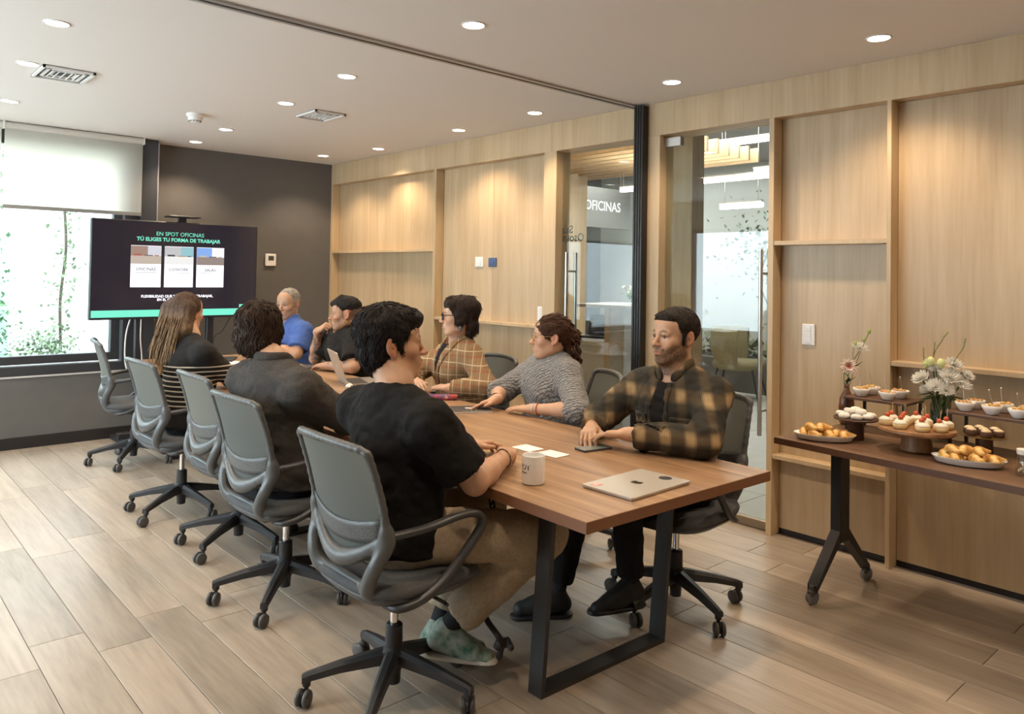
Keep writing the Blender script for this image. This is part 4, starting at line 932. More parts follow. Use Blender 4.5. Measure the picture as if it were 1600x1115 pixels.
    # ---- trousers
    if trousers:
        G = Field(); lo_ = trousers.get('loose', .012); G.seg(pel+L(0, -.02, -.02), pel+L(0, 0, .06), (gx*1.03, gy*1.1), (gx*.98, gy*1.02), rgt, .03)
        for s in 'RL':
            G.cap(hipj[s], knee[s], .078+lo_, .056+lo_, .03); b_ = knee[s]+(ank[s]-knee[s])*trousers.get('frac', .88); G.cap(knee[s], b_, .057+lo_, .044+lo_, .02, flat=True)
        sdf_obj('trousers', G.mesh(.0115), trousers['mat'], root, wr=lambda v: .005*(vnoise(v, 22, 3)+.6*vnoise(v, (50, 50, 30), 4)))
        for s in 'RL':
            k = Field(); a0 = ank[s]; t = toe[s]; c0 = a0+V(0, 0, -.035)
            k.cap(a0-t*.03+V(0, 0, -.045), a0+t*.155+V(0, 0, -.060), .036, .032, .02); k.cap(a0+V(0, 0, .0), a0+t*.10+V(0, 0, -.045), .042, .034, .03); k.half(a0+V(0, 0, -.098), V(0, 0, -1), .004)
            sd_ = np.cross(t, upz); k2 = Field(); k2.cap(a0-t*.035+V(0, 0, -.075), a0+t*.165+V(0, 0, -.078), .040, .038, .01); k2.half(a0+V(0, 0, -.082), V(0, 0, 1), .002); k2.half(a0+V(0, 0, -.10), V(0, 0, -1), .002)
            sk_ = Field(); sk_.cap(knee[s]+(ank[s]-knee[s])*.80, ank[s]+V(0, 0, .0), .037, .036, .01); sdf_obj('sock', sk_.mesh(.008), trousers.get('sockm', DARKSOCK), root)
            shoe = sdf_obj('shoe', k.mesh(.006), trousers.get('shoem', BLACKP), root); sdf_obj('sole', k2.mesh(.006), trousers.get('solem', BLACKP), shoe)
    T['root'] = root
    return T
def hand_field(S_, wr, fd, dd, ts, curls, thumb, sc):
    y = unit(fd); z = V(dd)-y*(V(dd) @ y); z = unit(z); x = np.cross(y, z)
    R = np.stack([x, y, z], 1); q = lambda a, b, c: wr+R @ (V(a, b, c)*sc)
    S_.cap(wr-y*.02, q(0, .02, 0), .026*sc, .022*sc, .02)
    S_.box(q(0, .048, 0), V(.037, .040, .0125)*sc, R, .011*sc, .016)
    S_.ell(q(ts*.026, .030, -.008), V(.016, .028, .014)*sc, R, .014)
    base = [(ts*.0285, .082), (ts*.0095, .087), (-ts*.0098, .084), (-ts*.0278, .075)]; ln = [(.042, .026, .021), (.046, .029, .022), (.043, .027, .021), (.034, .020, .019)]
    for i in range(4):
        c = curls[i] if isinstance(curls, (list, tuple)) else curls
        c0, c1, c2 = c if isinstance(c, (list, tuple)) else (c*.7, c, c*.6)
        spr = (ts*.10, ts*.03, -ts*.04, -ts*.12)[i]*(1-min(abs(c0), 1)*.7); p = q(base[i][0], base[i][1]-.012, .001); a = 0; r0 = (.0088, .0090, .0086, .0076)[i]*sc
        S_.cap(q(base[i][0]*.75, .04, .003), q(base[i][0], base[i][1], .003), .009*sc, .0095*sc, .012)
        p = q(base[i][0], base[i][1], .002)
        for l, da, rr in zip(ln[i], (c0, c1, c2), ((1, .94), (.94, .86), (.86, .74))):
            a += da; d = R @ V(math.sin(spr)*math.cos(a), math.cos(a)*math.cos(spr), -math.sin(a)); n_ = p+d*l*sc; S_.cap(p, n_, r0*rr[0], r0*rr[1], .0035); p = n_
    t0, t1, t2 = thumb if thumb else ((.030, .022, -.008), (.050, .052, -.014), (.056, .080, -.016))
    m = lambda t: q(ts*t[0], t[1], t[2])
    S_.cap(q(ts*.018, .008, -.004), m(t0), .013*sc, .0125*sc, .012); S_.cap(m(t0), m(t1), .0118*sc, .0102*sc, .008); S_.cap(m(t1), m(t2), .0100*sc, .0080*sc, .004)

# ---- hair
def hair_obj(T, build, color, wr=None, voxel=.0045, name='hair'):
    F = Field(); build(F, T); c0 = color if callable(color) else (lambda p, v: np.tile(V(color), (len(v), 1)))
    return sdf_obj(name, F.mesh(voxel), HAIRM, T['root'], colors=lambda v: c0(T['hl'](v), v), wr=wr)
def tuft(T, amp, fr, seed): return lambda v: amp*(vnoise(T['hl'](v), fr, seed)+.5*vnoise(T['hl'](v), V(fr)*2.1, seed+1))
def he(F, T, c, r, k=.02, op='u', rx=0):
    R = T['H'] @ np.array([[1, 0, 0], [0, math.cos(rx), -math.sin(rx)], [0, math.sin(rx), math.cos(rx)]]); F.ell(T['h'](*c), V(r)*T['hs'], R, k, op)
def hcap(F, T, a, b, r1, r2=None, k=.02, op='u'): F.cap(T['h'](*a), T['h'](*b), r1*T['hs'], (r1 if r2 is None else r2)*T['hs'], k, op)
def hplane(F, T, p, n, k=.014): F.half(T['h'](*p), T['H'] @ V(n), k)

def strands(T, ho, color, n, ln, rad, seed, lift=.25, down=.25, crown=(0, -.03, .10), curl=0.0):
    """locks lying on the hair surface, combed away from the crown"""
    R_ = np.random.RandomState(seed); me = ho.data; nv = len(me.vertices); co_ = np.empty(nv*3); me.vertices.foreach_get('co', co_); co_ = co_.reshape(-1, 3); no = np.empty(nv*3); me.vertices.foreach_get('normal', no); no = no.reshape(-1, 3)
    ids = R_.randint(0, nv, n); mb = MB(); cr_ = T['h'](*crown)
    for i in ids:
        p, nn = co_[i], no[i]
        if T['hl'](p)[1] > .068: continue
        d = p-cr_; d = d/(np.linalg.norm(d)+1e-9)+V(0, 0, -down)+R_.normal(0, .25, 3); d = d-nn*(d @ nn); d = unit(d); l_ = ln*R_.uniform(.6, 1.3); p = p-nn*rad*.4
        side = np.cross(nn, d)*R_.normal(0, .3+curl); mb.tube([Vector(p), Vector(p+d*l_*.35+nn*l_*lift*.45+side*l_*.1), Vector(p+d*l_*.7+nn*l_*lift*.6+side*l_*.35), Vector(p+d*l_+nn*l_*lift*.35+side*l_*.8)], [rad*.7, rad, rad*.7, rad*.1], 4)
    m2 = mb.mesh('strands', HAIRM, True); vv_ = np.array(mb.v); cc = color(T['hl'](vv_), vv_) if callable(color) else np.tile(V(color), (len(vv_), 1)); cc = cc*(.75+.5*hsh(np.arange(len(vv_))//16, 1, 2, 3))[:, None]
    a_ = m2.color_attributes.new('tint', 'FLOAT_COLOR', 'POINT'); a_.data.foreach_set('color', np.concatenate([cc, np.ones((len(vv_), 1))], 1).astype(np.float32).ravel())
    return tag(link('strands', m2, T['root']), kind='stuff')
# ================================================================== office chairs
MESHM, nt, b = new_mat('chair_mesh'); setb(b, col=(.155, .165, .152), rough=.75)
tl = nd(nt, 'ShaderNodeBsdfTranslucent'); tl.inputs[0].default_value = (.23, .25, .23, 1); ms = nd(nt, 'ShaderNodeMixShader'); ms.inputs[0].default_value = .35
wv = nd(nt, 'ShaderNodeTexChecker'); wv.inputs['Scale'].default_value = 420; nt.links.new(coords(nt), wv.inputs['Vector']); bump(nt, b, wv.outputs['Fac'], .15, .001)
nt.links.new(b.outputs[0], ms.inputs[1]); nt.links.new(tl.outputs[0], ms.inputs[2]); nt.links.new(ms.outputs[0], nt.nodes['Material Output'].inputs[0])
SEATF = noisy('chair_seat_fabric', (.055, .058, .062), (.085, .088, .092), 260, .85, .25, 2)
FRAMEM = plain('chair_frame_grey', (.085, .089, .090), .36)
LUMB, nt, b = new_mat('chair_lumbar'); setb(b, rough=.45)
vo = nd(nt, 'ShaderNodeTexVoronoi'); vo.inputs['Scale'].default_value = 190; nt.links.new(coords(nt), vo.inputs['Vector'])
r = ramp(nt, vo.outputs['Distance'], [(.25, (.03, .032, .033)), (.45, (.095, .10, .10))]); nt.links.new(r.outputs[0], b.inputs['Base Color'])
ARMM = plain('chair_arm_dark', (.035, .035, .037), .38)
WHEELM = plain('caster_wheel', (.075, .072, .070), .42); WHEELG = plain('caster_tread', (.16, .155, .15), .5)

def back_pt(u, z):
    """point of the back shell: u -1..1 across, z height above the floor"""
    v = (z-.50)/.48
    hw = np.interp(z, [.46, .52, .58, .66, .74, .86, .98], [.150, .180, .205, .222, .226, .222, .216])
    y = -.215-.105*max(v, 0)**1.15+.02*math.sin(min(max(v, 0), 1)*PI) + .045*u*u*(1-.25*v)
    return Vector((hw*u, y, z + (.012*(1-u*u) if z > .87 else 0)))
def back_patch(z0, z1, inset, nz, off=0, curve0=0, curve1=0):
    rows = []
    for i in range(nz+1):
        row = []
        for j in range(13):
            u = -1+2*j/12; za = z0+curve0*(1-u*u); zb = z1+curve1*(1-u*u)
            p = back_pt(u*inset, za+(zb-za)*i/nz); p.y += off; row.append(p)
        rows.append(row)
    m = MB(); m.rings(rows, False, False, closed=False); return m
def make_chair():
    t = thing('office_chair')
    # five star base
    for k in range(5):
        a = math.radians(90+36+72*k); d = Vector((math.cos(a), math.sin(a), 0)); s = Vector((-d.y, d.x, 0)); rr = []
        for r_, zt, h, w_ in ((.02, .168, .05, .034), (.06, .162, .046, .032), (.18, .136, .034, .026), (.285, .108, .028, .020), (.305, .100, .026, .018)):
            c = d*r_; rr.append([c+s*w_/1.3+Vector((0, 0, zt-h)), c-s*w_/1.3+Vector((0, 0, zt-h)), c-s*w_*.75+Vector((0, 0, zt-h*.3)), c-s*w_*.35+Vector((0, 0, zt)), c+s*w_*.35+Vector((0, 0, zt)), c+s*w_*.75+Vector((0, 0, zt-h*.3))])
        m = MB().rings(rr); m.cyl(d*.29+Vector((0, 0, .062)), d*.29+Vector((0, 0, .095)), .014, .017, 10); m.build('base_leg', BLACKP, t, auto=40)
        # caster
        cd = Matrix.Rotation(a+(-1.2, .5, 1.1, -.4, 2.0)[k], 3, 'Z'); c0 = d*.29
        cs = MB().cyl(c0+Vector((0, 0, .03)), c0+Vector((0, 0, .07)), .008, n=8); cs.box(c0+cd @ Vector((.012, 0, .034)), (.045, .012, .038), cd, .006)
        co = cs.build('caster', BLACKP, t, auto=40)
        for sy in (-1, 1):
            ax = cd @ Vector((0, 1, 0)); cc = c0+cd @ Vector((.018, sy*.014, .029))
            MB().lathe([(.001, -.009), (.022, -.009), (.027, -.006), (.029, 0), (.027, .006), (.022, .009), (.001, .009)], 18, cc, ax).build('wheel', WHEELM, co, auto=35)
    MB().lathe([(.018, .045), (.024, .048), (.026, .09), (.042, .115), (.044, .160), (.030, .172), (.029, .245), (.024, .250), (.001, .25)], 20).build('column', BLACKP, t, auto=40)
    MB().cyl((0, 0, .24), (0, 0, .375), .0145, n=16).build('gas_piston', CHROME, t, auto=40)
    mm = MB().box((0, -.02, .395), (.16, .26, .05), None, .015); mm.tube([(.06, .04, .38), (.2, .05, .375), (.235, .05, .372)], .006, 6); mm.build('tilt_mechanism', BLACKP, t, auto=40)
    # seat: rounded slab with waterfall front
    def seat_ring(sc, z, drop, n=40):
        out = []
        for j in range(n):
            a = 2*PI*j/n; ca, sa = math.cos(a), math.sin(a); e = 2/3.6
            x = abs(ca)**e*math.copysign(1, ca)*.245*sc; y = abs(sa)**e*math.copysign(1, sa)*.245*sc+.015
            zz = z-drop*max(0, (y-.12)/.14)**2-.012*max(0, -(y+.12)/.13)*-1-.006*(1-(x/.25)**2)
            out.append((x, y, zz))
        return out
    MB().rings([seat_ring(.60, .425, 0), seat_ring(.90, .425, .01), seat_ring(.985, .438, .03), seat_ring(1, .452, .038), seat_ring(.97, .468, .04), seat_ring(.86, .474, .035), seat_ring(.5, .474, .02), seat_ring(.02, .472, .0)]).build('seat', SEATF, t, smooth=True)
    sp = MB().rings([[(x*s, (y+.02)*s-.02, z) for x, y, z in seat_ring(1, z0, 0)] for s, z0 in ((.30, .385), (.62, .388), (.86, .402), (.955, .424), (.94, .436), (.6, .436))]); sp.build('seat_pan', GREYP, t, smooth=True)
    # back
    back_patch(.690, .902, .93, 10, 0, -.035, .0).build('upper_mesh', MESHM, t, smooth=True)
    back_patch(.548, .640, .93, 5, 0, -.012, -.02).build('lower_mesh', MESHM, t, smooth=True)
    lb = back_patch(.615, .695, .97, 4, -.006, -.022, -.036); lo_ = link('lumbar_band', lb.mesh('lumbar_band', LUMB, True), t); sm = lo_.modifiers.new('solid', 'SOLIDIFY'); sm.thickness = .008
    # frame: uprights, top rail, bottom bow and seat supports blended into one moulding
    F = Field(); nv = lambda p: V(p.x, p.y, p.z)
    path = [back_pt(-1, z) for z in np.linspace(.625, .897, 9)]+[back_pt(u, .914-.012*(u*u)**8) for u in np.linspace(-.985, .985, 17)]+[back_pt(1, z) for z in np.linspace(.897, .625, 9)]
    for p, q in zip(path[:-1], path[1:]): F.cap(nv(p), nv(q), .0125, .0125, .008)
    bow = [back_pt(a_, .535+.095*abs(a_)**2.0)+Vector((0, -.003, 0)) for a_ in np.linspace(-1, 1, 17)]
    for k, (p, q) in enumerate(zip(bow[:-1], bow[1:])): r_ = .017+.012*(1-abs(k/7.5-1)); F.cap(nv(p), nv(q), r_, r_, .012)
    for s in (-1, 1):
        ws = bez([back_pt(s*1.0, .66), back_pt(s*1.02, .612), (s*.196, -.205, .545), (s*.165, -.210, .480), (s*.145, -.165, .428), (s*.12, -.08, .405), (s*.06, .0, .398)], 4)
        for k, (p, q) in enumerate(zip(ws[:-1], ws[1:])): F.cap(nv(p), nv(q), .0175, .0175, .02)
    F.cap((-.14, -.20, .462), (.14, -.20, .462), .020, .020, .03)
    v_, q_ = F.mesh(.0075); sdf_obj('back_frame', (v_, q_), FRAMEM, t)
    for s in (-1, 1):
        arm = bez([back_pt(s, .635)+Vector((0, .005, 0)), (s*.262, -.07, .652), (s*.276, .06, .672), (s*.278, .135, .664), (s*.276, .155, .625), (s*.270, .10, .555), (s*.260, .02, .475), (s*.245, -.06, .425), (s*.215, -.125, .405), (s*.16, -.14, .405)], 5)
        MB().tube(arm, .0135, 8, flat=1.35).build('armrest', ARMM, t, smooth=True)
    return t
chair0 = make_chair(); snapshot(chair0)
CH = [  # x, y, facing angle (deg, 0 = towards +X), base spin, label
 (1.80, 6.21, -10, 164, 'empty mesh office chair nearest the window, seen from its side'),
 (1.66, 4.775, 2, 140, 'grey mesh office chair of the woman in the striped sweater'),
 (1.70, 4.02, -1, 141, 'empty grey mesh office chair between the long-haired woman and the grey sweater'),
 (1.59, 3.24, 2, 156, 'grey mesh office chair behind the man in the grey sweater'),
 (1.51, 2.245, 0, 150, 'grey mesh office chair in front, of the man in the black t-shirt'),
 (2.865, 2.045, 184, 180, 'dark mesh office chair of the man in the plaid overshirt'),
 (3.02, 2.91, 150, 160, 'dark mesh office chair of the woman in the grey knit sweater'),
 (3.06, 3.82, 168, 150, 'dark mesh office chair of the woman in the checked blazer'),
 (3.10, 5.08, 176, 170, 'office chair of the man resting his chin on his hand'),
 (3.12, 6.0, 190, 165, 'office chair of the man in the blue polo'),
]
for i, (x, y, a, spin, lab) in enumerate(CH):
    o = chair0 if i == 0 else copy_tree(chair0)
    o.location = (x, y, 0); o.rotation_euler = (0, 0, math.radians(a-90)); tag(o, lab, 'office chair', 'mesh office chairs around the conference table')
    for ch in bpy.data.objects:
        if ch.parent == o and ch.name.split('.')[0] in ('base_leg', 'caster'): ch.rotation_euler.z = math.radians(spin-180-a)

# ================================================================== the eight people
def tube_child(T, name, pts, r, m, n=6, closed=False): return MB().tube([Vector(p) for p in pts], r, n, closed=closed).build(name, m, T['root'], smooth=True)
def collar_roll(T, m, rad=.066, r=.014, open_deg=38, lift=.012, name='collar', drop=.02):
    nb, L = T['nb'], T['L']; F = Field(); pr = None
    for i in range(25):
        a = math.radians(open_deg+(360-2*open_deg)*i/24); b_ = abs(math.cos(a/2))         # 0 at the back, 1 in front
        p = nb+L(math.sin(a)*rad*1.02, math.cos(a)*rad+.004, lift+.012-drop*2.4*max(0, math.cos(a))**1.5)
        if pr is not None: F.cap(pr, p, r*.72, r*.72, .01); F.cap(pr+L(0, 0, .014)*1, p+L(0, 0, .014), r*.55, r*.55, .01)
        pr = p
    return sdf_obj(name, F.mesh(.005), m, T['root'])
def glasses(T, m, w_=.024, hh=.019, r=.0022, y=.103, rnd=3.0):
    h = T['h']; ob = MB()
    for s in (-1, 1):
        pts = []
        for k in range(20):
            a = 2*PI*k/20; ca, sa = math.cos(a), math.sin(a); e = 2/rnd
            pts.append(Vector(h(s*.033+abs(ca)**e*math.copysign(1, ca)*w_, y-.010*(abs(ca)*(1 if s*ca > 0 else 0)), -.002+abs(sa)**e*math.copysign(1, sa)*hh)))
        ob.tube(pts, r, 6, closed=True)
        ob.tube([Vector(h(s*(.033+w_), y-.012, .006)), Vector(h(s*.078, .05, .008)), Vector(h(s*.084, -.005, .008)), Vector(h(s*.080, -.03, -.008))], r*.9, 6)
    ob.tube([Vector(h(-.010, y+.003, .004)), Vector(h(0, y+.006, .007)), Vector(h(.010, y+.003, .004))], r, 6)
    return ob.build('glasses', m, T['root'], smooth=True)
def band(T, s, t, r, th, m, name, tilt=.0, flat=2.0):
    a, e, w_ = T['P'][s]; d = unit(w_-e); c = e+(w_-e)*t; u, v_ = frame(Vector(d)); pts = [Vector(c)+(u*math.cos(k*PI/8)+v_*math.sin(k*PI/8))*r+Vector(d)*tilt*math.cos(k*PI/8) for k in range(16)]
    return MB().tube(pts, th, 6, closed=True).build(name, m, T['root'], smooth=True)
DARKT = cloth('trouser_black', (.010, .010, .011), (.018, .018, .019), 120); DENIM = cloth('trouser_navy', (.02, .024, .035), (.035, .04, .055), 120)

# ---- plaid overshirt man
PLAID, nt, b = new_mat('plaid_wool'); setb(b, rough=.95)
co = coords(nt); sx = nd(nt, 'ShaderNodeSeparateXYZ'); nt.links.new(co, sx.inputs[0])
def stripe(src, per, lo, ph=0.0, soft=.15):
    a = nd(nt, 'ShaderNodeMath', operation='MULTIPLY_ADD'); a.inputs[1].default_value = 2*PI/per; a.inputs[2].default_value = ph; nt.links.new(src, a.inputs[0])
    s_ = nd(nt, 'ShaderNodeMath', operation='SINE'); nt.links.new(a.outputs[0], s_.inputs[0]); m = nd(nt, 'ShaderNodeMapRange'); m.inputs['From Min'].default_value = lo; m.inputs['From Max'].default_value = lo+soft*2; nt.links.new(s_.outputs[0], m.inputs['Value']); return m.outputs[0]
def mixc(f, a, b_):
    m = nd(nt, 'ShaderNodeMix', data_type='RGBA'); nt.links.new(f, m.inputs[0])
    for i, c in ((6, a), (7, b_)):
        if isinstance(c, tuple): m.inputs[i].default_value = (*c, 1)
        else: nt.links.new(c, m.inputs[i])
    return m.outputs[2]
def addn(a, b_, op='ADD', kb=None):
    m = nd(nt, 'ShaderNodeMath', operation=op); nt.links.new(a, m.inputs[0])
    if kb is not None: m.inputs[1].default_value = kb
    else: nt.links.new(b_, m.inputs[1])
    return m.outputs[0]
hv = addn(sx.outputs[1], sx.outputs[0], 'SUBTRACT')
s1 = stripe(hv, .135, -.1, .4, .45); s2 = stripe(sx.outputs[2], .135, .0, 1.4, .45); s3 = stripe(hv, .0085, -.6, 0, .6); s4 = stripe(sx.outputs[2], .0125, -.2, 0, .3)
c1 = mixc(s1, (.020, .018, .012), (.075, .052, .026)); c2 = mixc(s2, c1, mixc(s1, (.10, .066, .032), (.46, .31, .155))); c3 = mixc(addn(s3, None, 'MULTIPLY', .55), c2, (.022, .019, .013)); nt.links.new(c3, b.inputs['Base Color']); bump(nt, b, s3, .35, .003)
w = lambda *a: V(*a)
T8 = person('man in a brown plaid overshirt smiling, hands folded on the table', (2.88, 2.05), 181, lean=.03, head=(2.845, 2.052, 1.195), hyaw=-13, hpitch=1, hs=1.06, skin=(.50, .295, .185), hairc=(.016, .011, .008),
  features=dict(beard=.95, beardc=(.042, .024, .015), gaze=(.12, 0), smile=1), sleeve='long', shirt=dict(name='overshirt', mat=PLAID, thick=.020, loose=.020, lfrac=.90, cuff=True), shirt_wr=.006, shw=.195, neck_open=.074, fine=.003,
  arms={'L': (w(2.66, 1.77, .80), w(2.525, 2.055, .800), w(-.30, .95, -.10), w(.1, 0, 1), [.22, .25, .28, .34], None), 'R': (w(2.70, 2.37, .80), w(2.56, 2.285, .785), w(-.80, -.52, -.10), w(-.1, .2, 1), [.50, .52, .55, .6], None)},
  legs={'R': (w(-.42, .21, .52), w(-.50, .26, .10), w(-.80, .55, 0)), 'L': (w(-.36, .0, .53), w(-.30, .02, .16), w(-.85, .35, -.15))}, trousers=dict(mat=DARKT, shoem=noisy('shoe_black', (.012, .012, .012), (.02, .02, .02), 40, .6)))
ho8 = hair_obj(T8, lambda F, T: (he(F, T, (0, -.018, .042), (.0825, .102, .086)), he(F, T, (0, .050, .080), (.054, .036, .024), .02), hplane(F, T, (0, .088, .060), (0, .60, -.80)), [hcap(F, T, (s*.070, .012, .01), (s*.068, .014, -.022), .010, .006, .008) for s in (-1, 1)]), (.017, .011, .008), None)
collar_roll(T8, PLAID, .072, .019, 26, .040, 'collar', .03)
TEEB = cloth('tee_black', (.008, .007, .007), (.014, .013, .013)); L8 = T8['L']
patch(T8, 'undershirt', TEEB, .004, [((.026, 0, 0), (1, 0, .06)), ((-.026, 0, 0), (-1, 0, .06)), ((0, .02, 0), (0, -1, 0)), ((0, 0, -.30), (0, 0, -1))])
for sg in (-1, 1):
    patch(T8, 'placket', PLAID, .009, [((sg*.046, 0, 0), (sg, 0, .06)), ((sg*.023, 0, 0), (-sg, 0, -.06)), ((0, .02, 0), (0, -1, 0)), ((0, 0, -.40), (0, 0, -1))])
    patch(T8, 'pocket_flap', PLAID, .010, [((sg*.150, 0, 0), (sg, 0, 0)), ((sg*.062, 0, 0), (-sg, 0, 0)), ((0, .02, 0), (0, -1, 0)), ((0, 0, -.165), (0, 0, 1)), ((0, 0, -.215), (0, 0, -1))])

# ---- black t-shirt man in front
BLK = cloth('tshirt_black', (.007, .006, .006), (.012, .011, .011), 150)
KHAKI = cloth('trouser_khaki', (.30, .23, .155), (.38, .30, .21), 90)
GREENS = noisy('sneaker_green', (.02, .10, .055), (.42, .44, .38), 26, .6)
T3 = person('man in a black t-shirt and khaki trousers seated in front, seen from behind', (1.535, 2.275), 2, lean=-.01, head=(1.535, 2.335, 1.205), hyaw=-24, hpitch=1, hs=1.10, skin=(.47, .262, .158), hairc=(.010, .008, .008),
  sleeve='short', shirt=dict(mat=BLK, thick=.018, loose=.022, frac=.80), shirt_wr=.006, shw=.215, girth=1.06, neck_open=.064,
  arms={'R': (w(1.645, 1.985, .765), w(1.915, 2.13, .785), w(.70, .70, .0), w(.0, -.15, 1), [(.9, 1.0, .5)]*4, ((.030, .030, -.014), (.042, .062, -.024), (.030, .085, -.026))),
        'L': (w(1.74, 2.56, .765), w(1.955, 2.395, .775), w(.95, -.25, -.05), w(-.1, .3, 1), [.45, .5, .55, .6], None)},
  legs={'R': (w(.43, -.30, .525), w(.165, -.07, .185), w(.6, -.75, -.2)), 'L': (w(.47, .08, .54), w(.22, .05, .13), w(.7, -.6, -.1))}, trousers=dict(mat=KHAKI, loose=.026, frac=.86, shoem=GREENS, solem=plain('sole_white', (.55, .52, .46), .6)))
ho3 = hair_obj(T3, lambda F, T: (he(F, T, (0, -.020, .046), (.0885, .107, .090)), he(F, T, (0, .058, .080), (.062, .046, .032), .025), hplane(F, T, (0, .098, .050), (0, .60, -.80)), [hcap(F, T, (s*.071, .014, .01), (s*.069, .018, -.020), .011, .006, .01) for s in (-1, 1)], he(F, T, (0, -.045, -.020), (.072, .068, .076), .03)), (.011, .008, .0075), tuft(T3, .0045, (34, 34, 26), 3))
band(T3, 'R', .90, .033, .0035, noisy('bracelet_brown', (.06, .03, .015), (.25, .17, .08), 120, .5), 'bracelet', .012)

# ---- charcoal sweater man
CHAR = cloth('sweater_charcoal', (.040, .036, .033), (.072, .065, .060), 190, .95, .4)
T2 = person('man with shaggy brown hair in a charcoal sweater, seen from behind', (1.60, 3.26), 8, lean=-.075, head=(1.497, 3.365, 1.185), hyaw=42, hpitch=-4, hs=1.08, skin=(.50, .30, .19), hairc=(.030, .017, .011),
  sleeve='long', shirt=dict(name='sweater', mat=CHAR, thick=.022, loose=.020), shirt_wr=.006, shw=.225, girth=1.10, neck_open=.07,
  arms={'R': (w(1.80, 3.06, .79), w(2.06, 3.22, .78), w(.9, .4, 0), w(0, 0, 1), .35, None), 'L': (w(1.70, 3.62, .80), w(1.97, 3.50, .78), w(.9, -.2, 0), w(0, 0, 1), .35, None)}, trousers=dict(mat=DARKT))
ho2 = hair_obj(T2, lambda F, T: (he(F, T, (0, -.018, .040), (.092, .110, .092)), hplane(F, T, (0, .098, .046), (0, .60, -.80)), he(F, T, (0, -.045, -.030), (.086, .074, .080), .03), [he(F, T, (s*.074, -.012, -.012), (.024, .050, .052), .02) for s in (-1, 1)]), (.034, .019, .012), tuft(T2, .006, (24, 24, 20), 5))
collar_roll(T2, CHAR, .074, .019, 30, .042, 'collar', .02)

# ---- long haired woman
STR, nt, b = new_mat('sweater_striped'); setb(b, rough=.95); co = coords(nt); sx = nd(nt, 'ShaderNodeSeparateXYZ'); nt.links.new(co, sx.inputs[0])
st_ = stripe(sx.outputs[2], .029, .62, 0, .04); lt = nd(nt, 'ShaderNodeMath', operation='LESS_THAN'); nt.links.new(sx.outputs[2], lt.inputs[0]); lt.inputs[1].default_value = .885
gt = nd(nt, 'ShaderNodeMath', operation='GREATER_THAN'); nt.links.new(sx.outputs[2], gt.inputs[0]); gt.inputs[1].default_value = .62
nt.links.new(mixc(addn(addn(st_, lt.outputs[0], 'MULTIPLY'), gt.outputs[0], 'MULTIPLY'), (.010, .009, .009), (.62, .56, .47)), b.inputs['Base Color'])
T1 = person('woman with long ombre hair in a black striped sweater, seen from behind', (1.70, 4.80), 12, lean=.0, head=(1.70, 4.875, 1.19), hyaw=18, hpitch=-3, hs=1.02, skin=(.54, .325, .215), hairc=(.05, .03, .02), female=True,
  sleeve='long', shirt=dict(name='sweater', mat=STR, thick=.020, loose=.018), shirt_wr=.004, shw=.19,
  arms={'R': (w(1.93, 4.72, .79), w(2.14, 4.90, .775), w(.8, .6, 0), w(0, 0, 1), .3, None), 'L': (w(1.86, 5.10, .80), w(2.08, 5.12, .775), w(.9, .1, 0), w(0, 0, 1), .3, None)}, trousers=dict(mat=DARKT))
def ombre(p, v):
    t = np.clip((1.23-v[:, 2])/.34, 0, 1)[:, None]; n_ = .75+.5*(.5+.5*vnoise(p, (70, 70, 8), 2))[:, None]; return (V(.060, .034, .022)*(1-t)+V(.40, .265, .15)*t)*n_
def longhair(F, T):
    he(F, T, (0, -.018, .036), (.085, .104, .090)); hplane(F, T, (0, .094, .050), (0, .60, -.80))
    for x0, x1, y1, z1, r in ((-.05, -.085, -.125, -.30, .034), (-.015, -.045, -.135, -.36, .036), (.02, .0, -.13, -.34, .034), (.05, .04, -.11, -.27, .030), (.072, .075, -.05, -.20, .024), (-.07, -.10, -.08, -.26, .028)):
        hcap(F, T, (x0, -.072, .02), (x0*.8+x1*.2, -.095, -.09), .044, .040, .03); hcap(F, T, (x0*.8+x1*.2, -.095, -.09), (x1, y1, z1), .038, .010, .02)
ho1 = hair_obj(T1, longhair, ombre, tuft(T1, .004, (46, 46, 7), 8), .005)
R_ = random.Random(4); sm_ = MB()
for i in range(70):
    x0 = R_.uniform(-.075, .075); l_ = R_.uniform(.16, .37); yb = -.09-R_.uniform(0, .045); pts = [T1['h'](x0, -.085-.02*R_.random(), .03), T1['h'](x0*1.1, yb-.02, -.08), T1['h'](x0*1.1-.03, yb-.03, -.08-l_*.5), T1['h'](x0-.05+R_.uniform(-.02, .02), yb-.02+R_.uniform(-.02, .02), -.08-l_*.8)]
    sm_.tube(bez(pts, 4), [.0042]*9+[.003, .0022, .0015, .0008], 4)
me = sm_.mesh('strands', HAIRM, True); at_ = me.color_attributes.new('tint', 'FLOAT_COLOR', 'POINT'); vv = np.array(sm_.v); at_.data.foreach_set('color', np.concatenate([ombre(T1['hl'](vv), vv), np.ones((len(vv), 1))], 1).astype(np.float32).ravel()); tag(link('strands', me, T1['root']), kind='stuff')

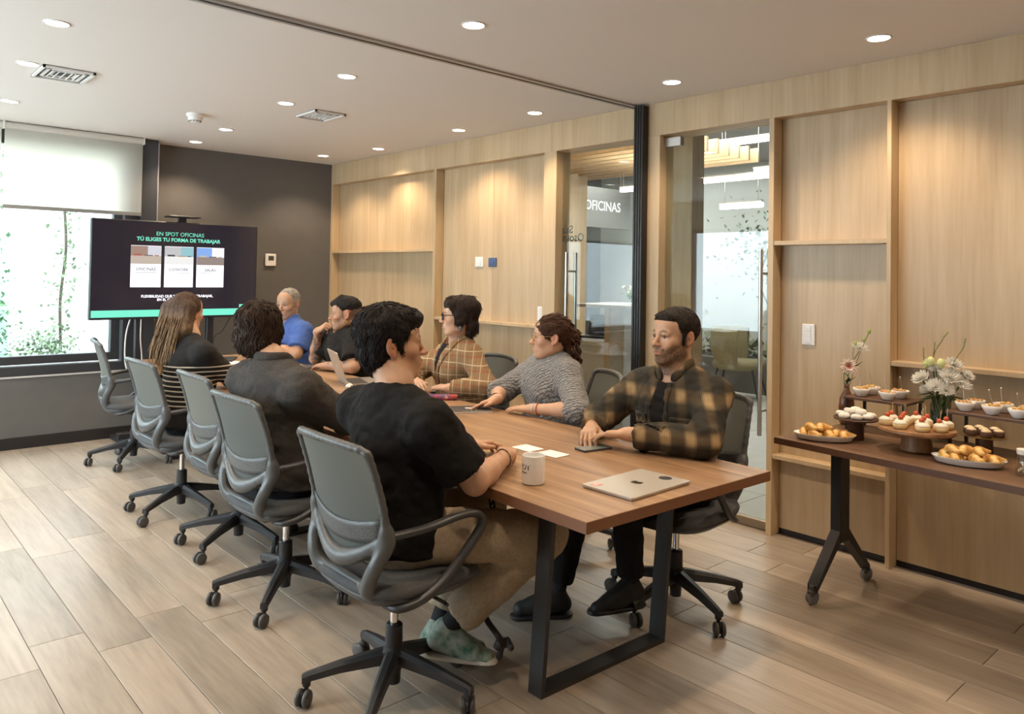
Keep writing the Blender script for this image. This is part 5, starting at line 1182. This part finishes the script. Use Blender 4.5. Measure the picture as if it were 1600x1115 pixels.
# ---- blue polo man
BLUE = cloth('polo_blue', (.055, .105, .31), (.075, .135, .37), 170)
T4 = person('grey-haired man in a blue polo shirt beside the screen', (3.02, 6.08), 186, lean=.06, head=(2.945, 6.055, 1.185), hyaw=20, hpitch=-10, hs=1.04, skin=(.45, .255, .155), hairc=(.16, .14, .125), girth=1.1,
  features=dict(beard=.5, beardc=(.20, .17, .14), brow=1, browc=(.035, .027, .022)), sleeve='short', shirt=dict(name='polo_shirt', mat=BLUE, thick=.014, loose=.020, frac=.74), shirt_wr=.005, shw=.205, neck_open=.068,
  arms={'L': (w(2.90, 5.80, .785), w(2.70, 5.98, .85), w(-.4, .8, .25), w(-.4, -.3, .8), .5, None), 'R': (w(2.82, 6.28, .79), w(2.68, 6.06, .80), w(-.3, -.8, .1), w(-.3, 0, 1), .5, None)}, trousers=dict(mat=DENIM))
def greyc(p, v): n_ = (.5+.5*vnoise(p, 60, 2))[:, None]; return V(.14, .12, .105)*(1-n_)+V(.40, .37, .33)*n_
ho4 = hair_obj(T4, lambda F, T: (he(F, T, (0, -.016, .038), (.0805, .0995, .084)), hplane(F, T, (0, .092, .055), (0, .60, -.80)), [hcap(F, T, (s*.069, .010, .01), (s*.067, .012, -.018), .009, .006, .008) for s in (-1, 1)]), greyc, tuft(T4, .002, 60, 2))
collar_roll(T4, BLUE, .070, .017, 30, .036, 'collar', .03)
MB().sphere(T4['nb']+T4['L'](.004, .098, -.085), .0055, 8, 6).sphere(T4['nb']+T4['L'](.004, .112, -.13), .0055, 8, 6).build('button', WHITEP, T4['root'])

# ---- tattooed man, chin on hand
TEE5 = cloth('tshirt_charcoal', (.010, .009, .008), (.018, .016, .015), 150)
T5 = person('tattooed man in a black t-shirt resting his chin on his hand', (3.04, 5.12), 172, lean=.10, head=(2.925, 5.075, 1.145), hyaw=-26, hpitch=-2, hs=1.04, skin=(.42, .235, .145), hairc=(.010, .008, .008), girth=1.12,
  features=dict(fade=.72, tattoo='RL', sleeve_tattoo='R', beard=.25), sleeve='short', shirt=dict(mat=TEE5, thick=.014, loose=.024, frac=.80), shirt_wr=.005, shw=.21,
  arms={'L': (w(2.83, 4.79, .785), w(2.765, 5.05, .772), w(-.20, .97, -.04), w(-.1, 0, 1), [.35, .38, .4, .42], None), 'R': (w(2.87, 5.42, .785), w(2.835, 5.32, 1.005), w(.25, -.75, .45), w(-.7, .35, .5), [(1.0, 1.2, .7)]*4, ((.030, .030, -.014), (.040, .062, -.024), (.030, .085, -.026)))}, trousers=dict(mat=DENIM))
ho5 = hair_obj(T5, lambda F, T: (he(F, T, (0, -.014, .052), (.079, .102, .078)), hplane(F, T, (0, .094, .060), (0, .55, -.835), .02), hplane(F, T, (0, -.02, .012), (0, -.30, -1), .02), hcap(F, T, (0, .085, .075), (0, .02, .115), .02, .02, .03)), (.010, .008, .0075), tuft(T5, .0025, 40, 2))
MB().tube([Vector(T5['h'](-.083, -.006+.010*math.sin(a), -.052+.011*math.cos(a))) for a in np.linspace(0, 2*PI, 13)[:-1]], .0022, 6, closed=True).build('hoop_earring', plain('gold', (.80, .55, .22), .25, 1), T5['root'], smooth=True)

# ---- blazer woman
BLZ, nt, b = new_mat('blazer_check'); setb(b, rough=.9); co = coords(nt); sx = nd(nt, 'ShaderNodeSeparateXYZ'); nt.links.new(co, sx.inputs[0]); hv = addn(sx.outputs[1], sx.outputs[0], 'SUBTRACT')
a1 = stripe(hv, .075, .972, 0, .01); a2 = stripe(sx.outputs[2], .075, .972, 0, .01); b1 = stripe(hv, .075, .965, 2.6, .012); b2_ = stripe(sx.outputs[2], .075, .965, 2.6, .012)
c1 = mixc(addn(b1, b2_, 'MAXIMUM'), (.20, .125, .060), (.24, .075, .030)); c2 = mixc(addn(a1, a2, 'MAXIMUM'), c1, (.48, .38, .24)); nt.links.new(c2, b.inputs['Base Color'])
nz = nd(nt, 'ShaderNodeTexNoise'); nz.inputs['Scale'].default_value = 220; nt.links.new(co, nz.inputs['Vector']); bump(nt, b, nz.outputs['Fac'], .25, .002)
T6 = person('woman with short dark hair and black glasses in a checked blazer', (3.03, 3.80), 164, lean=.03, head=(2.975, 3.765, 1.195), hyaw=-24, hpitch=0, hs=1.04, skin=(.54, .325, .215), hairc=(.022, .013, .010), female=True,
  sleeve='long', shirt=dict(name='blazer', mat=BLZ, thick=.024, loose=.022, lfrac=.93), shirt_wr=.004, shw=.205, neck_open=.066,
  arms={'L': (w(2.90, 3.40, .80), w(2.775, 3.60, .785), w(-.35, .93, .0), w(-.1, 0, 1), [.30, .33, .36, .4], None), 'R': (w(2.80, 4.02, .81), w(2.70, 3.83, .80), w(-.35, -.85, .0), w(-.2, .1, 1), [.5, .5, .55, .6], None)}, trousers=dict(mat=DARKT))
ho6 = hair_obj(T6, lambda F, T: (he(F, T, (0, -.020, .040), (.089, .106, .091)), he(F, T, (0, .05, .075), (.06, .046, .034), .03), hplane(F, T, (0, .100, .046), (0, .62, -.785)), [he(F, T, (s*.073, -.006, -.010), (.020, .040, .045), .02) for s in (-1, 1)], he(F, T, (0, -.068, -.055), (.066, .044, .070), .03)), (.024, .014, .010), tuft(T6, .006, (26, 26, 18), 6))
glasses(T6, plain('glasses_black', (.012, .011, .011), .3), .025, .020, .0034, .104, 4)
patch(T6, 'undershirt', cloth('top_dark', (.008, .008, .011), (.016, .014, .018)), .003, [((.052, 0, 0), (1, 0, -.22)), ((-.052, 0, 0), (-1, 0, -.22)), ((0, .02, 0), (0, -1, 0)), ((0, 0, -.27), (0, 0, -1))])
for sg in (-1, 1): patch(T6, 'lapel', BLZ, .010, [((sg*.050, 0, 0), (-sg, 0, .22)), ((sg*.100, 0, 0), (sg, 0, -.30)), ((0, .0, 0), (0, -1, 0)), ((0, 0, -.26), (0, 0, -1))])
MB().sphere(Vector(T6['h'](-.084, -.006, -.070)), 1, 10, 8, (.010, .010, .020)).build('earring', plain('earring_blue', (.12, .15, .20), .4), T6['root'], smooth=True)

# ---- grey knit woman
KNIT, nt, b = new_mat('knit_grey'); setb(b, rough=.95); co = coords(nt, (1, 1, 1)); nz = nd(nt, 'ShaderNodeTexWave'); nz.inputs['Scale'].default_value = 26; nz.inputs['Distortion'].default_value = 6; nz.inputs['Detail'].default_value = 3; nz.inputs['Detail Scale'].default_value = 2.5; nz.bands_direction = 'DIAGONAL'; nt.links.new(co, nz.inputs['Vector'])
r = ramp(nt, nz.outputs['Fac'], [(.1, (.15, .15, .155)), (.8, (.31, .305, .30))]); nt.links.new(r.outputs[0], b.inputs['Base Color']); bump(nt, b, nz.outputs['Fac'], .7, .008)
T7 = person('woman in a grey knit turtleneck with curly tied-back hair and round glasses', (3.01, 2.95), 160, lean=.03, head=(2.945, 2.925, 1.125), hyaw=-23, hpitch=0, hs=1.0, skin=(.54, .32, .21), hairc=(.05, .022, .012), female=True, bs=.97, girth=1.05,
  sleeve='elbow', shirt=dict(name='turtleneck', mat=KNIT, thick=.022, loose=.024, high=.095, efrac=.20), shirt_wr=.004, shw=.205, neck_open=.066,
  arms={'L': (w(2.83, 2.62, .785), w(2.745, 2.865, .768), w(-.18, .97, -.06), w(-.1, 0, 1), [.12, .12, .14, .18], None), 'R': (w(2.86, 3.24, .80), w(2.72, 3.12, .785), w(-.85, .45, -.28), w(-.1, .3, 1), [.12, .55, .6, .65], None)}, trousers=dict(mat=DENIM))
def curly(F, T):
    he(F, T, (0, -.014, .036), (.0835, .106, .088)); hplane(F, T, (0, .100, .046), (0, .62, -.785)); he(F, T, (0, -.118, .012), (.036, .038, .036), .02); hcap(F, T, (0, -.085, -.02), (.0, -.115, -.12), .040, .026, .03)
ho7 = hair_obj(T7, curly, (.060, .026, .014), tuft(T7, .004, 34, 5))
R_ = random.Random(9); cu = MB()
for i in range(26):
    x0, y0, z0 = R_.uniform(-.05, .05), -.10-R_.uniform(0, .04), R_.uniform(-.03, .03); l_ = R_.uniform(.10, .22); rr = R_.uniform(.007, .013); ph = R_.uniform(0, 6); n_ = 26
    cu.tube([Vector(T7['h'](x0+rr*math.cos(ph+k*.75), y0-.02*k/n_+rr*math.sin(ph+k*.75), z0-l_*k/n_)) for k in range(n_)], .0040, 5)
for i in range(16):
    a = R_.uniform(0, 6.28); b_ = R_.uniform(-1, 1); cu.tube([Vector(T7['h'](.036*math.cos(a+k*.5)*math.cos(b_), -.118+.038*math.sin(a+k*.5), .012+.036*math.cos(a+k*.5)*math.sin(b_)+.006*math.sin(k*1.3))) for k in range(10)], .0042, 5)
me = cu.mesh('curls', HAIRM, True); at_ = me.color_attributes.new('tint', 'FLOAT_COLOR', 'POINT'); at_.data.foreach_set('color', np.tile([.075, .033, .018, 1], (len(cu.v), 1)).astype(np.float32).ravel()); tag(link('curls', me, T7['root']), kind='stuff')
glasses(T7, plain('glasses_gold', (.55, .36, .16), .3, .9), .022, .021, .0016, .103, 2.2)
band(T7, 'L', .93, .030, .005, plain('watch_steel', (.55, .55, .57), .3, .9), 'watch'); band(T7, 'L', .84, .031, .0022, plain('cord_red', (.35, .04, .03), .7), 'bracelet'); band(T7, 'R', .90, .030, .0035, plain('cord_dark', (.05, .035, .03), .7), 'bracelet')

strands(T3, ho3, (.011, .008, .0075), 1500, .026, .0021, 1, .13); strands(T2, ho2, (.036, .020, .013), 1500, .034, .0023, 2, .11, .5); strands(T8, ho8, (.017, .011, .008), 1100, .018, .0016, 3, .05)
strands(T6, ho6, (.024, .014, .010), 900, .034, .0022, 4, .08, .5); strands(T5, ho5, (.010, .008, .0075), 600, .018, .0018, 5, .06); strands(T4, ho4, greyc, 600, .012, .0016, 6, .10); strands(T7, ho7, (.065, .028, .015), 900, .032, .0021, 7, .06, .1, (0, .06, .06))
# ================================================================== food and flowers on the catering table
ORD = ['first', 'second', 'third', 'fourth', 'fifth', 'sixth', 'seventh', 'eighth', 'ninth']
def rank_labels(objs, base, rows):
    """tell look-alikes apart by row (near to far) and order from the left"""
    fwd_ = Vector((math.sin(YAW), math.cos(YAW), 0)); rg_ = Vector((math.cos(YAW), -math.sin(YAW), 0))
    srt = sorted(objs, key=lambda o: Vector(o.location).dot(fwd_)-4*Vector(o.location).z); n = len(srt); per = math.ceil(n/len(rows))
    for i, nm in enumerate(rows):
        g = sorted(srt[i*per:(i+1)*per], key=lambda o: Vector(o.location).dot(rg_))
        for k, o in enumerate(g): o['label'] = '%s, %s row, %s from the left' % (base, nm, ORD[k])
FT = Matrix.Translation((3.25, 1.79, 0)) @ Matrix.Rotation(-FA, 4, 'Z')
ZF = FZ+.0006
def oval(rx, ry, z, n=28): return [(rx*math.cos(2*PI*k/n), ry*math.sin(2*PI*k/n), z) for k in range(n)]
BUN, nt, b = new_mat('croissant_crust'); setb(b, rough=.45); nz = nd(nt, 'ShaderNodeTexNoise'); nz.inputs['Scale'].default_value = 45; nt.links.new(coords(nt), nz.inputs['Vector'])
r = ramp(nt, nz.outputs['Fac'], [(.3, (.45, .20, .045)), (.5, (.70, .40, .11)), (.7, (.82, .60, .28))]); nt.links.new(r.outputs[0], b.inputs['Base Color']); bump(nt, b, nz.outputs['Fac'], .4, .004)
GREENF = noisy('filling_green', (.20, .32, .08), (.42, .50, .20), 90, .6)
def croissant_mesh(seed):
    R_ = random.Random(seed); m = MB(); pts = []; rs = []
    for k in range(23):
        t = k/22*2-1; pts.append((t*.040, -.022*t*t, .0)); rs.append(.0185*(1-abs(t)**1.5*.78)*(1-.16*(k % 3 == 0)))
    m.tube([(x, y, .017) for x, y, z in pts], rs, 10); return m.mesh('croissant', BUN, True)
def platter(x, y, rz, n, lab, plab, filling):
    o = MB(); o.rings([oval(.075, .045, 0), oval(.115, .062, .006), oval(.126, .069, .026), oval(.130, .073, .030), oval(.122, .066, .024), oval(.10, .052, .009), oval(.02, .01, .007)])
    tag(o.build('oval_platter', CERAM, smooth=True), lab, 'platter'); ob = bpy.context.scene.objects[-1] if 0 else C.objects[-1]; ob.location = (x, y, ZF); ob.rotation_euler.z = rz
    cmesh = croissant_mesh(1); R_ = random.Random(n); M = Matrix.Translation((x, y, ZF)) @ Matrix.Rotation(rz, 4, 'Z')
    spots = [(-.080, .012, 0), (-.045, -.018, 0), (-.010, .022, 0), (.020, -.016, 0), (.055, .016, 0), (.085, -.008, 0), (-.060, .0, .024), (-.012, .0, .026), (.035, .004, .025)][:n]
    for i, (a, c, zz) in enumerate(spots):
        t = thing('mini_croissant', M @ Vector((a, c, .010+zz)), rz+1.2+R_.uniform(-.5, .5), label=plab, cat='croissant', group=plab.replace('mini croissant', 'mini croissants')); link('crust', cmesh, t); t.scale = (1.0, 1.35, 1.2)
        if filling and i % 2 == 0: MB().box((0, .012, .012), (.045, .008, .008), None, .003).build('filling', GREENF, t)
platter(3.365, 1.612, math.radians(-62), 8, 'white oval platter of croissants at the left table end', 'mini croissant on the left oval platter', False)
platter(3.378, 1.033, math.radians(-70), 9, 'white oval platter of filled croissants nearest the viewer', 'filled mini croissant on the near oval platter', True)
ACA = wood('acacia', [(.3, (.13, .060, .026)), (.5, (.26, .13, .060)), (.72, (.40, .22, .11))], (14, 14, 6), rough=.42, dist=1.4)
DKW = wood('dark_stand_wood', [(.3, (.045, .018, .010)), (.7, (.085, .036, .020))], (12, 12, 4), rough=.4)
# small dark pedestal with white cookies
p1 = thing('cake_stand', (3.500, 1.530, ZF), label='small dark cake stand carrying powdered white cookies', cat='cake stand')
MB().lathe([(.035, 0), (.036, .004), (.034, .080)], 24).build('foot', DKW, p1, auto=40); MB().lathe([(.034, .080), (.092, .090), (.095, .096), (.092, .099), (.001, .097)], 32).build('plate', DKW, p1, auto=40)
SUGAR = noisy('powder_sugar', (.74, .71, .66), (.82, .80, .76), 60, .95, .3)
ck = MB().lathe([(.001, 0), (.020, .001), (.0245, .007), (.025, .012), (.0235, .018), (.016, .023), (.001, .025)], 18).mesh('cookie_body', SUGAR, True)
for i, (a, r_, z) in enumerate([(k*PI*2/7, .062, 0) for k in range(7)]+[(.3, .02, .0), (2.4, .03, .018), (4.4, .03, .018), (.4, .035, .018)]):
    o = tag(link('powdered_cookie', ck), 'powdered white cookie on the small dark cake stand', 'cookie', 'powdered cookies on the small cake stand'); o.location = (3.500+r_*math.cos(a), 1.530+r_*math.sin(a), ZF+.0985+z); o.rotation_euler = (.12*math.sin(i), .12*math.cos(i*2), i)
# large acacia stand with tartlets
p2 = thing('cake_stand', (3.475, 1.262, ZF), label='large acacia cake stand carrying tomato tartlets', cat='cake stand')
MB().lathe([(.062, 0), (.066, .006), (.058, .040), (.052, .066), (.060, .074)], 32).build('foot', ACA, p2, auto=40); MB().lathe([(.060, .074), (.145, .080), (.152, .088), (.150, .098), (.140, .100), (.001, .099)], 40).build('plate', ACA, p2, auto=40)
PASTRY = noisy('tart_pastry', (.55, .36, .15), (.68, .50, .26), 60, .7, .2); CREAM = plain('cream', (.80, .74, .62), .5); TOM = plain('tomato', (.52, .085, .03), .25); HERB = plain('herb_green', (.12, .20, .05), .6); STICK = plain('bamboo_pick', (.55, .42, .22), .6)
tp = MB().lathe([(.022, 0), (.027, .003), (.029, .022), (.026, .023)], 18).mesh('pastry_cup', PASTRY, True); tc = MB().lathe([(.027, .021), (.029, .026), (.020, .034), (.008, .039), (.001, .040)], 18).mesh('cream', CREAM, True)
tt = MB().sphere((.006, 0, .045), .011, 12, 8, (1, 1, .95)).mesh('tomato', TOM, True); th_ = MB().add([(-.012, 0, .040), (-.004, .006, .046), (.004, .004, .043), (-.006, -.006, .044)], [(0, 1, 2), (0, 2, 3)]).mesh('herb', HERB)
tk_ = MB().tube([(.004, .002, .04), (.001, .004, .075)], .0012, 5).tube([(.001, .004, .075), (.004, .004, .082), (.0, .004, .088), (-.003, .004, .081), (.001, .004, .075)], .0012, 5).mesh('pick', STICK)
for i, (dx, dy) in enumerate([(-.095, .03), (-.085, -.055), (-.03, -.105), (.05, -.10), (-.02, -.03), (.045, -.02), (-.035, .045), (.03, .055), (.09, .03), (.02, .11), (-.05, .105)]):
    t = thing('tomato_tartlet', (3.475+dx, 1.262+dy, ZF+.0995), i*1.1, label='cream tartlet with a cherry tomato on the acacia stand', cat='tartlet', group='tomato tartlets on the acacia stand')
    for nm, me in (('pastry_cup', tp), ('cream', tc), ('tomato', tt), ('herb', th_), ('pick', tk_)): link(nm, me, t)
# dark pedestal with brownies
p3 = thing('cake_stand', (3.555, 1.030, ZF), label='small dark cake stand carrying brownie cakes', cat='cake stand')
MB().lathe([(.032, 0), (.033, .004), (.031, .086)], 24).build('foot', DKW, p3, auto=40); MB().lathe([(.031, .086), (.080, .090), (.083, .093), (.001, .094)], 32).build('plate', plain('brass_plate', (.42, .27, .10), .3, .8), p3, auto=40)
BRN = noisy('brownie', (.045, .018, .010), (.085, .036, .018), 80, .8, .4)
br = MB().lathe([(.019, 0), (.021, .002), (.021, .020), (.018, .022), (.001, .022)], 16).mesh('cake', BRN, True); bt = MB().lathe([(.018, .021), (.018, .026), (.010, .031), (.001, .032)], 16).mesh('topping', noisy('caramel_cream', (.62, .45, .25), (.75, .64, .46), 90, .6), True)
for i, (dx, dy) in enumerate([(-.04, .035), (-.045, -.02), (0, -.052), (.045, -.025), (.04, .03), (-.002, .055), (0, .002)]):
    t = thing('brownie_cake', (3.555+dx, 1.030+dy, ZF+.0945), i, label='round brownie cake on the brass-topped stand', cat='small cake', group='brownie cakes on the brass-topped stand'); link('cake', br, t); link('topping', bt, t)
# risers
RSW = wood('riser_walnut', [(.3, (.07, .032, .018)), (.7, (.15, .075, .042))], (8, 2, 6), rough=.45)
def riser(x0, x1, y0, y1, z, lab):
    t = thing('display_riser', ((x0+x1)/2, (y0+y1)/2, ZF), math.radians(-2), label=lab, cat='riser'); hx, hy, hz = (x1-x0)/2, (y1-y0)/2, z-ZF
    MB().b2((-hx, -hy, hz-.012), (hx, hy, hz), .0015).build('top', RSW, t)
    for sx in (-1, 1):
        for sy in (-1, 1): MB().b2((sx*(hx-.014)-.006, sy*(hy-.014)-.006, 0), (sx*(hx-.014)+.006, sy*(hy-.014)+.006, hz-.012)).build('leg', BLACKM, t)
riser(3.685, 3.895, 1.38, 1.672, .90, 'dark wooden riser on black legs, left one'); riser(3.645, 3.860, .86, 1.205, .90, 'dark wooden riser on black legs, right one')
bw = MB().lathe([(.020, 0), (.024, .003), (.037, .026), (.040, .038), (.0385, .039), (.034, .028), (.022, .012), (.001, .010)], 28).mesh('bowl_body', CERAM, True)
SALAD = noisy('salad_mix', (.45, .10, .03), (.68, .55, .18), 75, .5, .5); sa = MB(); R_ = random.Random(2)
for k in range(16): sa.sphere((R_.uniform(-.024, .024), R_.uniform(-.024, .024), .031+R_.uniform(0, .010)), R_.uniform(.006, .010), 7, 5)
sam = sa.mesh('salad', SALAD, True)
fk = MB().tube(bez([(-.012, .0, .022), (-.004, .004, .05), (.006, .008, .085), (.008, .009, .105)], 4), [.0016]*9+[.0022, .003, .0034, .003], 6).b2((-.018, -.004, .016), (-.010, .004, .026), .001).mesh('fork', STEEL, True)
for i, (x, y, rs, lab) in enumerate([(3.755, 1.615, 1, 'left riser, front left'), (3.845, 1.605, 1, 'left riser, back left'), (3.735, 1.485, 1, 'left riser, front middle'), (3.835, 1.465, 1, 'left riser, back right'),
        (3.715, 1.150, 1, 'right riser, front left'), (3.815, 1.140, 1, 'right riser, back left'), (3.705, 1.045, 1, 'right riser, front middle'), (3.805, 1.03, 1, 'right riser, back middle'), (3.695, .945, 1, 'right riser, front right'), (3.795, .93, 1, 'right riser, back right')]):
    t = thing('snack_bowl', (x, y, .9006), i*.7, label='white bowl of fruit salad with a fork on the '+lab, cat='bowl', group='salad bowls on the risers'); link('bowl_body', bw, t); link('salad', sam, t)
    f = tag(link('small_fork', fk), 'small metal fork standing in the bowl on the '+lab, 'fork', 'forks in the salad bowls'); f.location = (x, y, .9006); f.rotation_euler = (0, 0, [.3, 1.9, .6, 2.4, .1, 1.2, 1.5, .2, 2.2, .9][i])
# flowers
WPET, nt, b = new_mat('petal_white'); setb(b, col=(.86, .85, .81), rough=.6); tl = nd(nt, 'ShaderNodeBsdfTranslucent'); tl.inputs[0].default_value = (.86, .85, .80, 1); ms = nd(nt, 'ShaderNodeMixShader'); ms.inputs[0].default_value = .4; nt.links.new(b.outputs[0], ms.inputs[1]); nt.links.new(tl.outputs[0], ms.inputs[2]); nt.links.new(ms.outputs[0], nt.nodes['Material Output'].inputs[0]); STG = plain('stem_green', (.10, .16, .05), .6); YEL = plain('flower_yellow', (.55, .42, .06), .7); LGR = noisy('leaf_dark', (.035, .075, .025), (.07, .13, .05), 20, .5)
def mum(parent, c, r, n, seed, mat=WPET, layers=4, core=YEL, nrm=(0, 0, 1)):
    R_ = random.Random(seed); a, b_ = frame(nrm); nz_ = Vector(nrm).normalized(); m = MB(); c = Vector(c)
    for l in range(layers):
        el = .12+l*1.25/layers
        for k in range(n):
            th = 2*PI*(k+.5*l)/n+R_.uniform(-.1, .1); d = (a*math.cos(th)+b_*math.sin(th))*math.cos(el)+nz_*math.sin(el); s = d.cross(nz_).normalized(); L_ = r*(1-.14*l)*R_.uniform(.85, 1.1); w_ = r*.15
            u = s.cross(d).normalized(); m.add([c+d*r*.08, c+d*L_*.6+s*w_-u*w_*.25, c+d*L_+u*w_*.9, c+d*L_*.6-s*w_-u*w_*.25], [(0, 1, 2), (0, 2, 3)])
    o = m.build('flower_head', mat, parent)
    MB().sphere(c+nz_*r*.06, r*.2, 8, 6).build('flower_centre', core, o, smooth=True)
def stem(parent, pts, r=.0022): MB().tube(bez(pts, 5), r, 5).build('stem', STG, parent, smooth=True)
def leaf(parent, base, d, L_, w_, m=LGR):
    base = Vector(base); d = Vector(d).normalized(); s = d.cross(Vector((0, 0, 1))).normalized(); u = s.cross(d)
    MB().add([base, base+d*L_*.35+s*w_+u*w_*.3, base+d*L_*.7+s*w_*.7, base+d*L_-u*w_*.2, base+d*L_*.7-s*w_*.7, base+d*L_*.35-s*w_+u*w_*.3, base+d*L_*.5-u*w_*.2], [(0, 1, 6), (1, 2, 6), (2, 3, 6), (3, 4, 6), (4, 5, 6), (5, 0, 6)]).build('leaf', m, parent)
# small brown bud vase with a gerbera
v1 = thing('bud_vase', (3.80, 1.672+.03, ZF), label='small brown bud vase with a gerbera and a white carnation', cat='vase')
v1.location = (3.83, 1.72, ZF)
MB().lathe([(.030, 0), (.036, .01), (.038, .08), (.034, .13), (.016, .165), (.012, .19), (.015, .20), (.012, .198), (.009, .17)], 24).build('vase_body', plain('vase_brown', (.16, .07, .035), .2, coat=.5), v1, smooth=True)
stem(v1, [(0, 0, .10), (-.01, .01, .24), (-.03, -.015, .29)]); stem(v1, [(0, 0, .10), (.005, -.01, .27), (.015, -.055, .37)]); stem(v1, [(0, 0, .15), (.01, -.05, .33), (.02, -.09, .44), (.02, -.10, .465)], .0015); stem(v1, [(.005, -.03, .30), (.0, -.03, .36), (.0, -.04, .40)], .0013)
mum(v1, (-.03, -.020, .290), .046, 22, 1, plain('petal_blush', (.80, .66, .58), .6), 2, plain('gerbera_core', (.30, .10, .07), .8), (-.75, -.55, .25)); mum(v1, (-.034, -.024, .292), .022, 16, 7, plain('petal_pink', (.62, .25, .20), .6), 2, MATS['gerbera_core'], (-.75, -.55, .25))
mum(v1, (.015, -.058, .382), .046, 18, 2, WPET, 7, WPET, (-.3, -.4, .9))
for p, d, L_ in (((.008, -.03, .28), (.1, -.5, .5), .06), ((.004, -.01, .23), (-.1, .5, .6), .05), ((0, 0, .20), (-.3, -.3, .5), .05), ((0, 0, .205), (.2, -.4, .4), .055)): leaf(v1, p, d, L_, .012)
for p in ((.0, -.04, .405), (.02, -.075, .425), (.02, -.10, .468)): MB().sphere(p, .009, 8, 6, (1, 1, 1.5)).build('bud', plain('bud_green', (.35, .42, .12), .5) if 'bud_green' not in MATS else MATS['bud_green'], v1, smooth=True)
# glass vase bouquet
v2 = thing('glass_vase', (3.80, 1.278, ZF), label='glass vase holding a bouquet of white chrysanthemums', cat='vase')
MB().lathe([(.036, 0), (.040, .004), (.044, .20), (.042, .20), (.038, .012), (.001, .010)], 28).build('vase_body', glassy('vase_glass', (.72, .80, .76), .10), v2, smooth=True)
MB().lathe([(.001, .012), (.037, .012), (.040, .13), (.001, .13)], 24).build('water', glassy('vase_water', (.62, .72, .64), .04), v2, smooth=True)
R_ = random.Random(12)
HEADS = [((-.030, .070, .275), .050), ((-.045, .005, .245), .052), ((-.02, -.045, .290), .056), ((.0, -.085, .265), .048), ((-.05, -.040, .235), .046), ((.0, .02, .320), .042), ((.01, -.05, .345), .046), ((-.03, .045, .225), .042), ((.02, .085, .255), .04), ((.03, -.10, .30), .038)]
for i, (c, r_) in enumerate(HEADS):
    stem(v2, [(c[0]*.1, c[1]*.1, .02), (c[0]*.4, c[1]*.4, .18), c]); mum(v2, c, r_, 18, i, WPET, 5, plain('mum_core', (.62, .60, .36), .7) if 'mum_core' not in MATS else MATS['mum_core'], (c[0]*6-.35, c[1]*6-.1, .8))
for p in ((-.02, .035, .355), (-.02, -.008, .350), (0, .06, .34)): MB().sphere(p, .017, 10, 8, (1, 1, 1.3)).build('bud', plain('bud_yellow', (.62, .66, .30), .5) if 'bud_yellow' not in MATS else MATS['bud_yellow'], v2, smooth=True)
for pts in ([(0, 0, .1), (-.01, .06, .32), (-.01, .07, .41)], [(0, 0, .1), (-.01, .03, .35), (0, -.005, .45), (0, -.03, .49)], [(0, 0, .1), (.0, -.04, .32), (0, -.09, .42), (0, -.10, .46)], [(0, 0, .1), (0, .03, .33), (0, .025, .44)]):
    stem(v2, pts, .0016); q = bez(pts, 5)
    for k in range(7, len(q)):
        for s in (-1, 1): leaf(v2, q[k], (R_.uniform(-.6, .6), s*.6+R_.uniform(-.3, .3), .5), .014, .004, MATS['bud_green'])
for k in range(16): a = k*PI/8; leaf(v2, (.03*math.cos(a), .03*math.sin(a), .19+.01*(k % 3)), (math.cos(a)*.8-.2, math.sin(a), R_.uniform(-.5, .5)), R_.uniform(.05, .08), .012)
# jar at the picture edge
j = thing('glass_jar', (3.36, .835, ZF), label='glass jar with white lid at the right picture edge', cat='jar')
MB().lathe([(.030, 0), (.033, .004), (.033, .070), (.026, .078), (.026, .082)], 24).build('jar_body', glassy('jar_glass', (.88, .92, .90), .12), j, smooth=True); MB().lathe([(.029, .080), (.030, .084), (.030, .098), (.001, .100)], 24).build('lid', WHITEP, j, auto=40)
ct = MB(); R_ = random.Random(8)
for k in range(26): a = R_.uniform(0, 6.3); q = R_.uniform(0, .022); ct.sphere((q*math.cos(a), q*math.sin(a), .010+R_.uniform(0, .035)), .007, 7, 5)
tag(ct.build('nut_mix', noisy('nuts', (.30, .18, .08), (.70, .62, .48), 90, .7), j, smooth=True), kind='stuff')
v3 = thing('bud_vase', (3.82, .855, .9006), label='small bud vase with a white flower at the right picture edge', cat='vase')
v3.location = (3.87, .80, ZF); MB().lathe([(.028, 0), (.034, .01), (.036, .10), (.014, .16), (.014, .20), (.011, .20)], 20).build('vase_body', MATS['vase_brown'], v3, smooth=True)
stem(v3, [(0, 0, .1), (0, .05, .25), (-.01, .085, .34)]); mum(v3, (-.01, .09, .345), .032, 12, 3, WPET, 5, WPET, (-.5, .2, .8)); stem(v3, [(0, 0, .1), (0, .03, .35), (0, .06, .47)], .0015)
for p, d in (((0, .05, .44), (0, .6, .5)), ((0, .055, .455), (-.4, .3, .3)), ((0, .06, .47), (0, .2, .9))): leaf(v3, p, d, .05, .012)

def grp(nm): return [o for o in C.objects if o.get('group') == nm]
rank_labels(grp('tomato tartlets on the acacia stand'), 'tomato tartlet on the acacia stand', ['front', 'middle', 'back'])
rank_labels(grp('filled mini croissants on the near oval platter'), 'filled croissant on the near platter', ['top', 'front', 'back'])
rank_labels(grp('mini croissants on the left oval platter'), 'croissant on the left oval platter', ['top', 'front', 'back'])
rank_labels(grp('powdered cookies on the small cake stand'), 'powdered cookie on the dark stand', ['top', 'front', 'back'])
rank_labels(grp('brownie cakes on the brass-topped stand'), 'brownie cake on the brass-topped stand', ['front', 'back'])
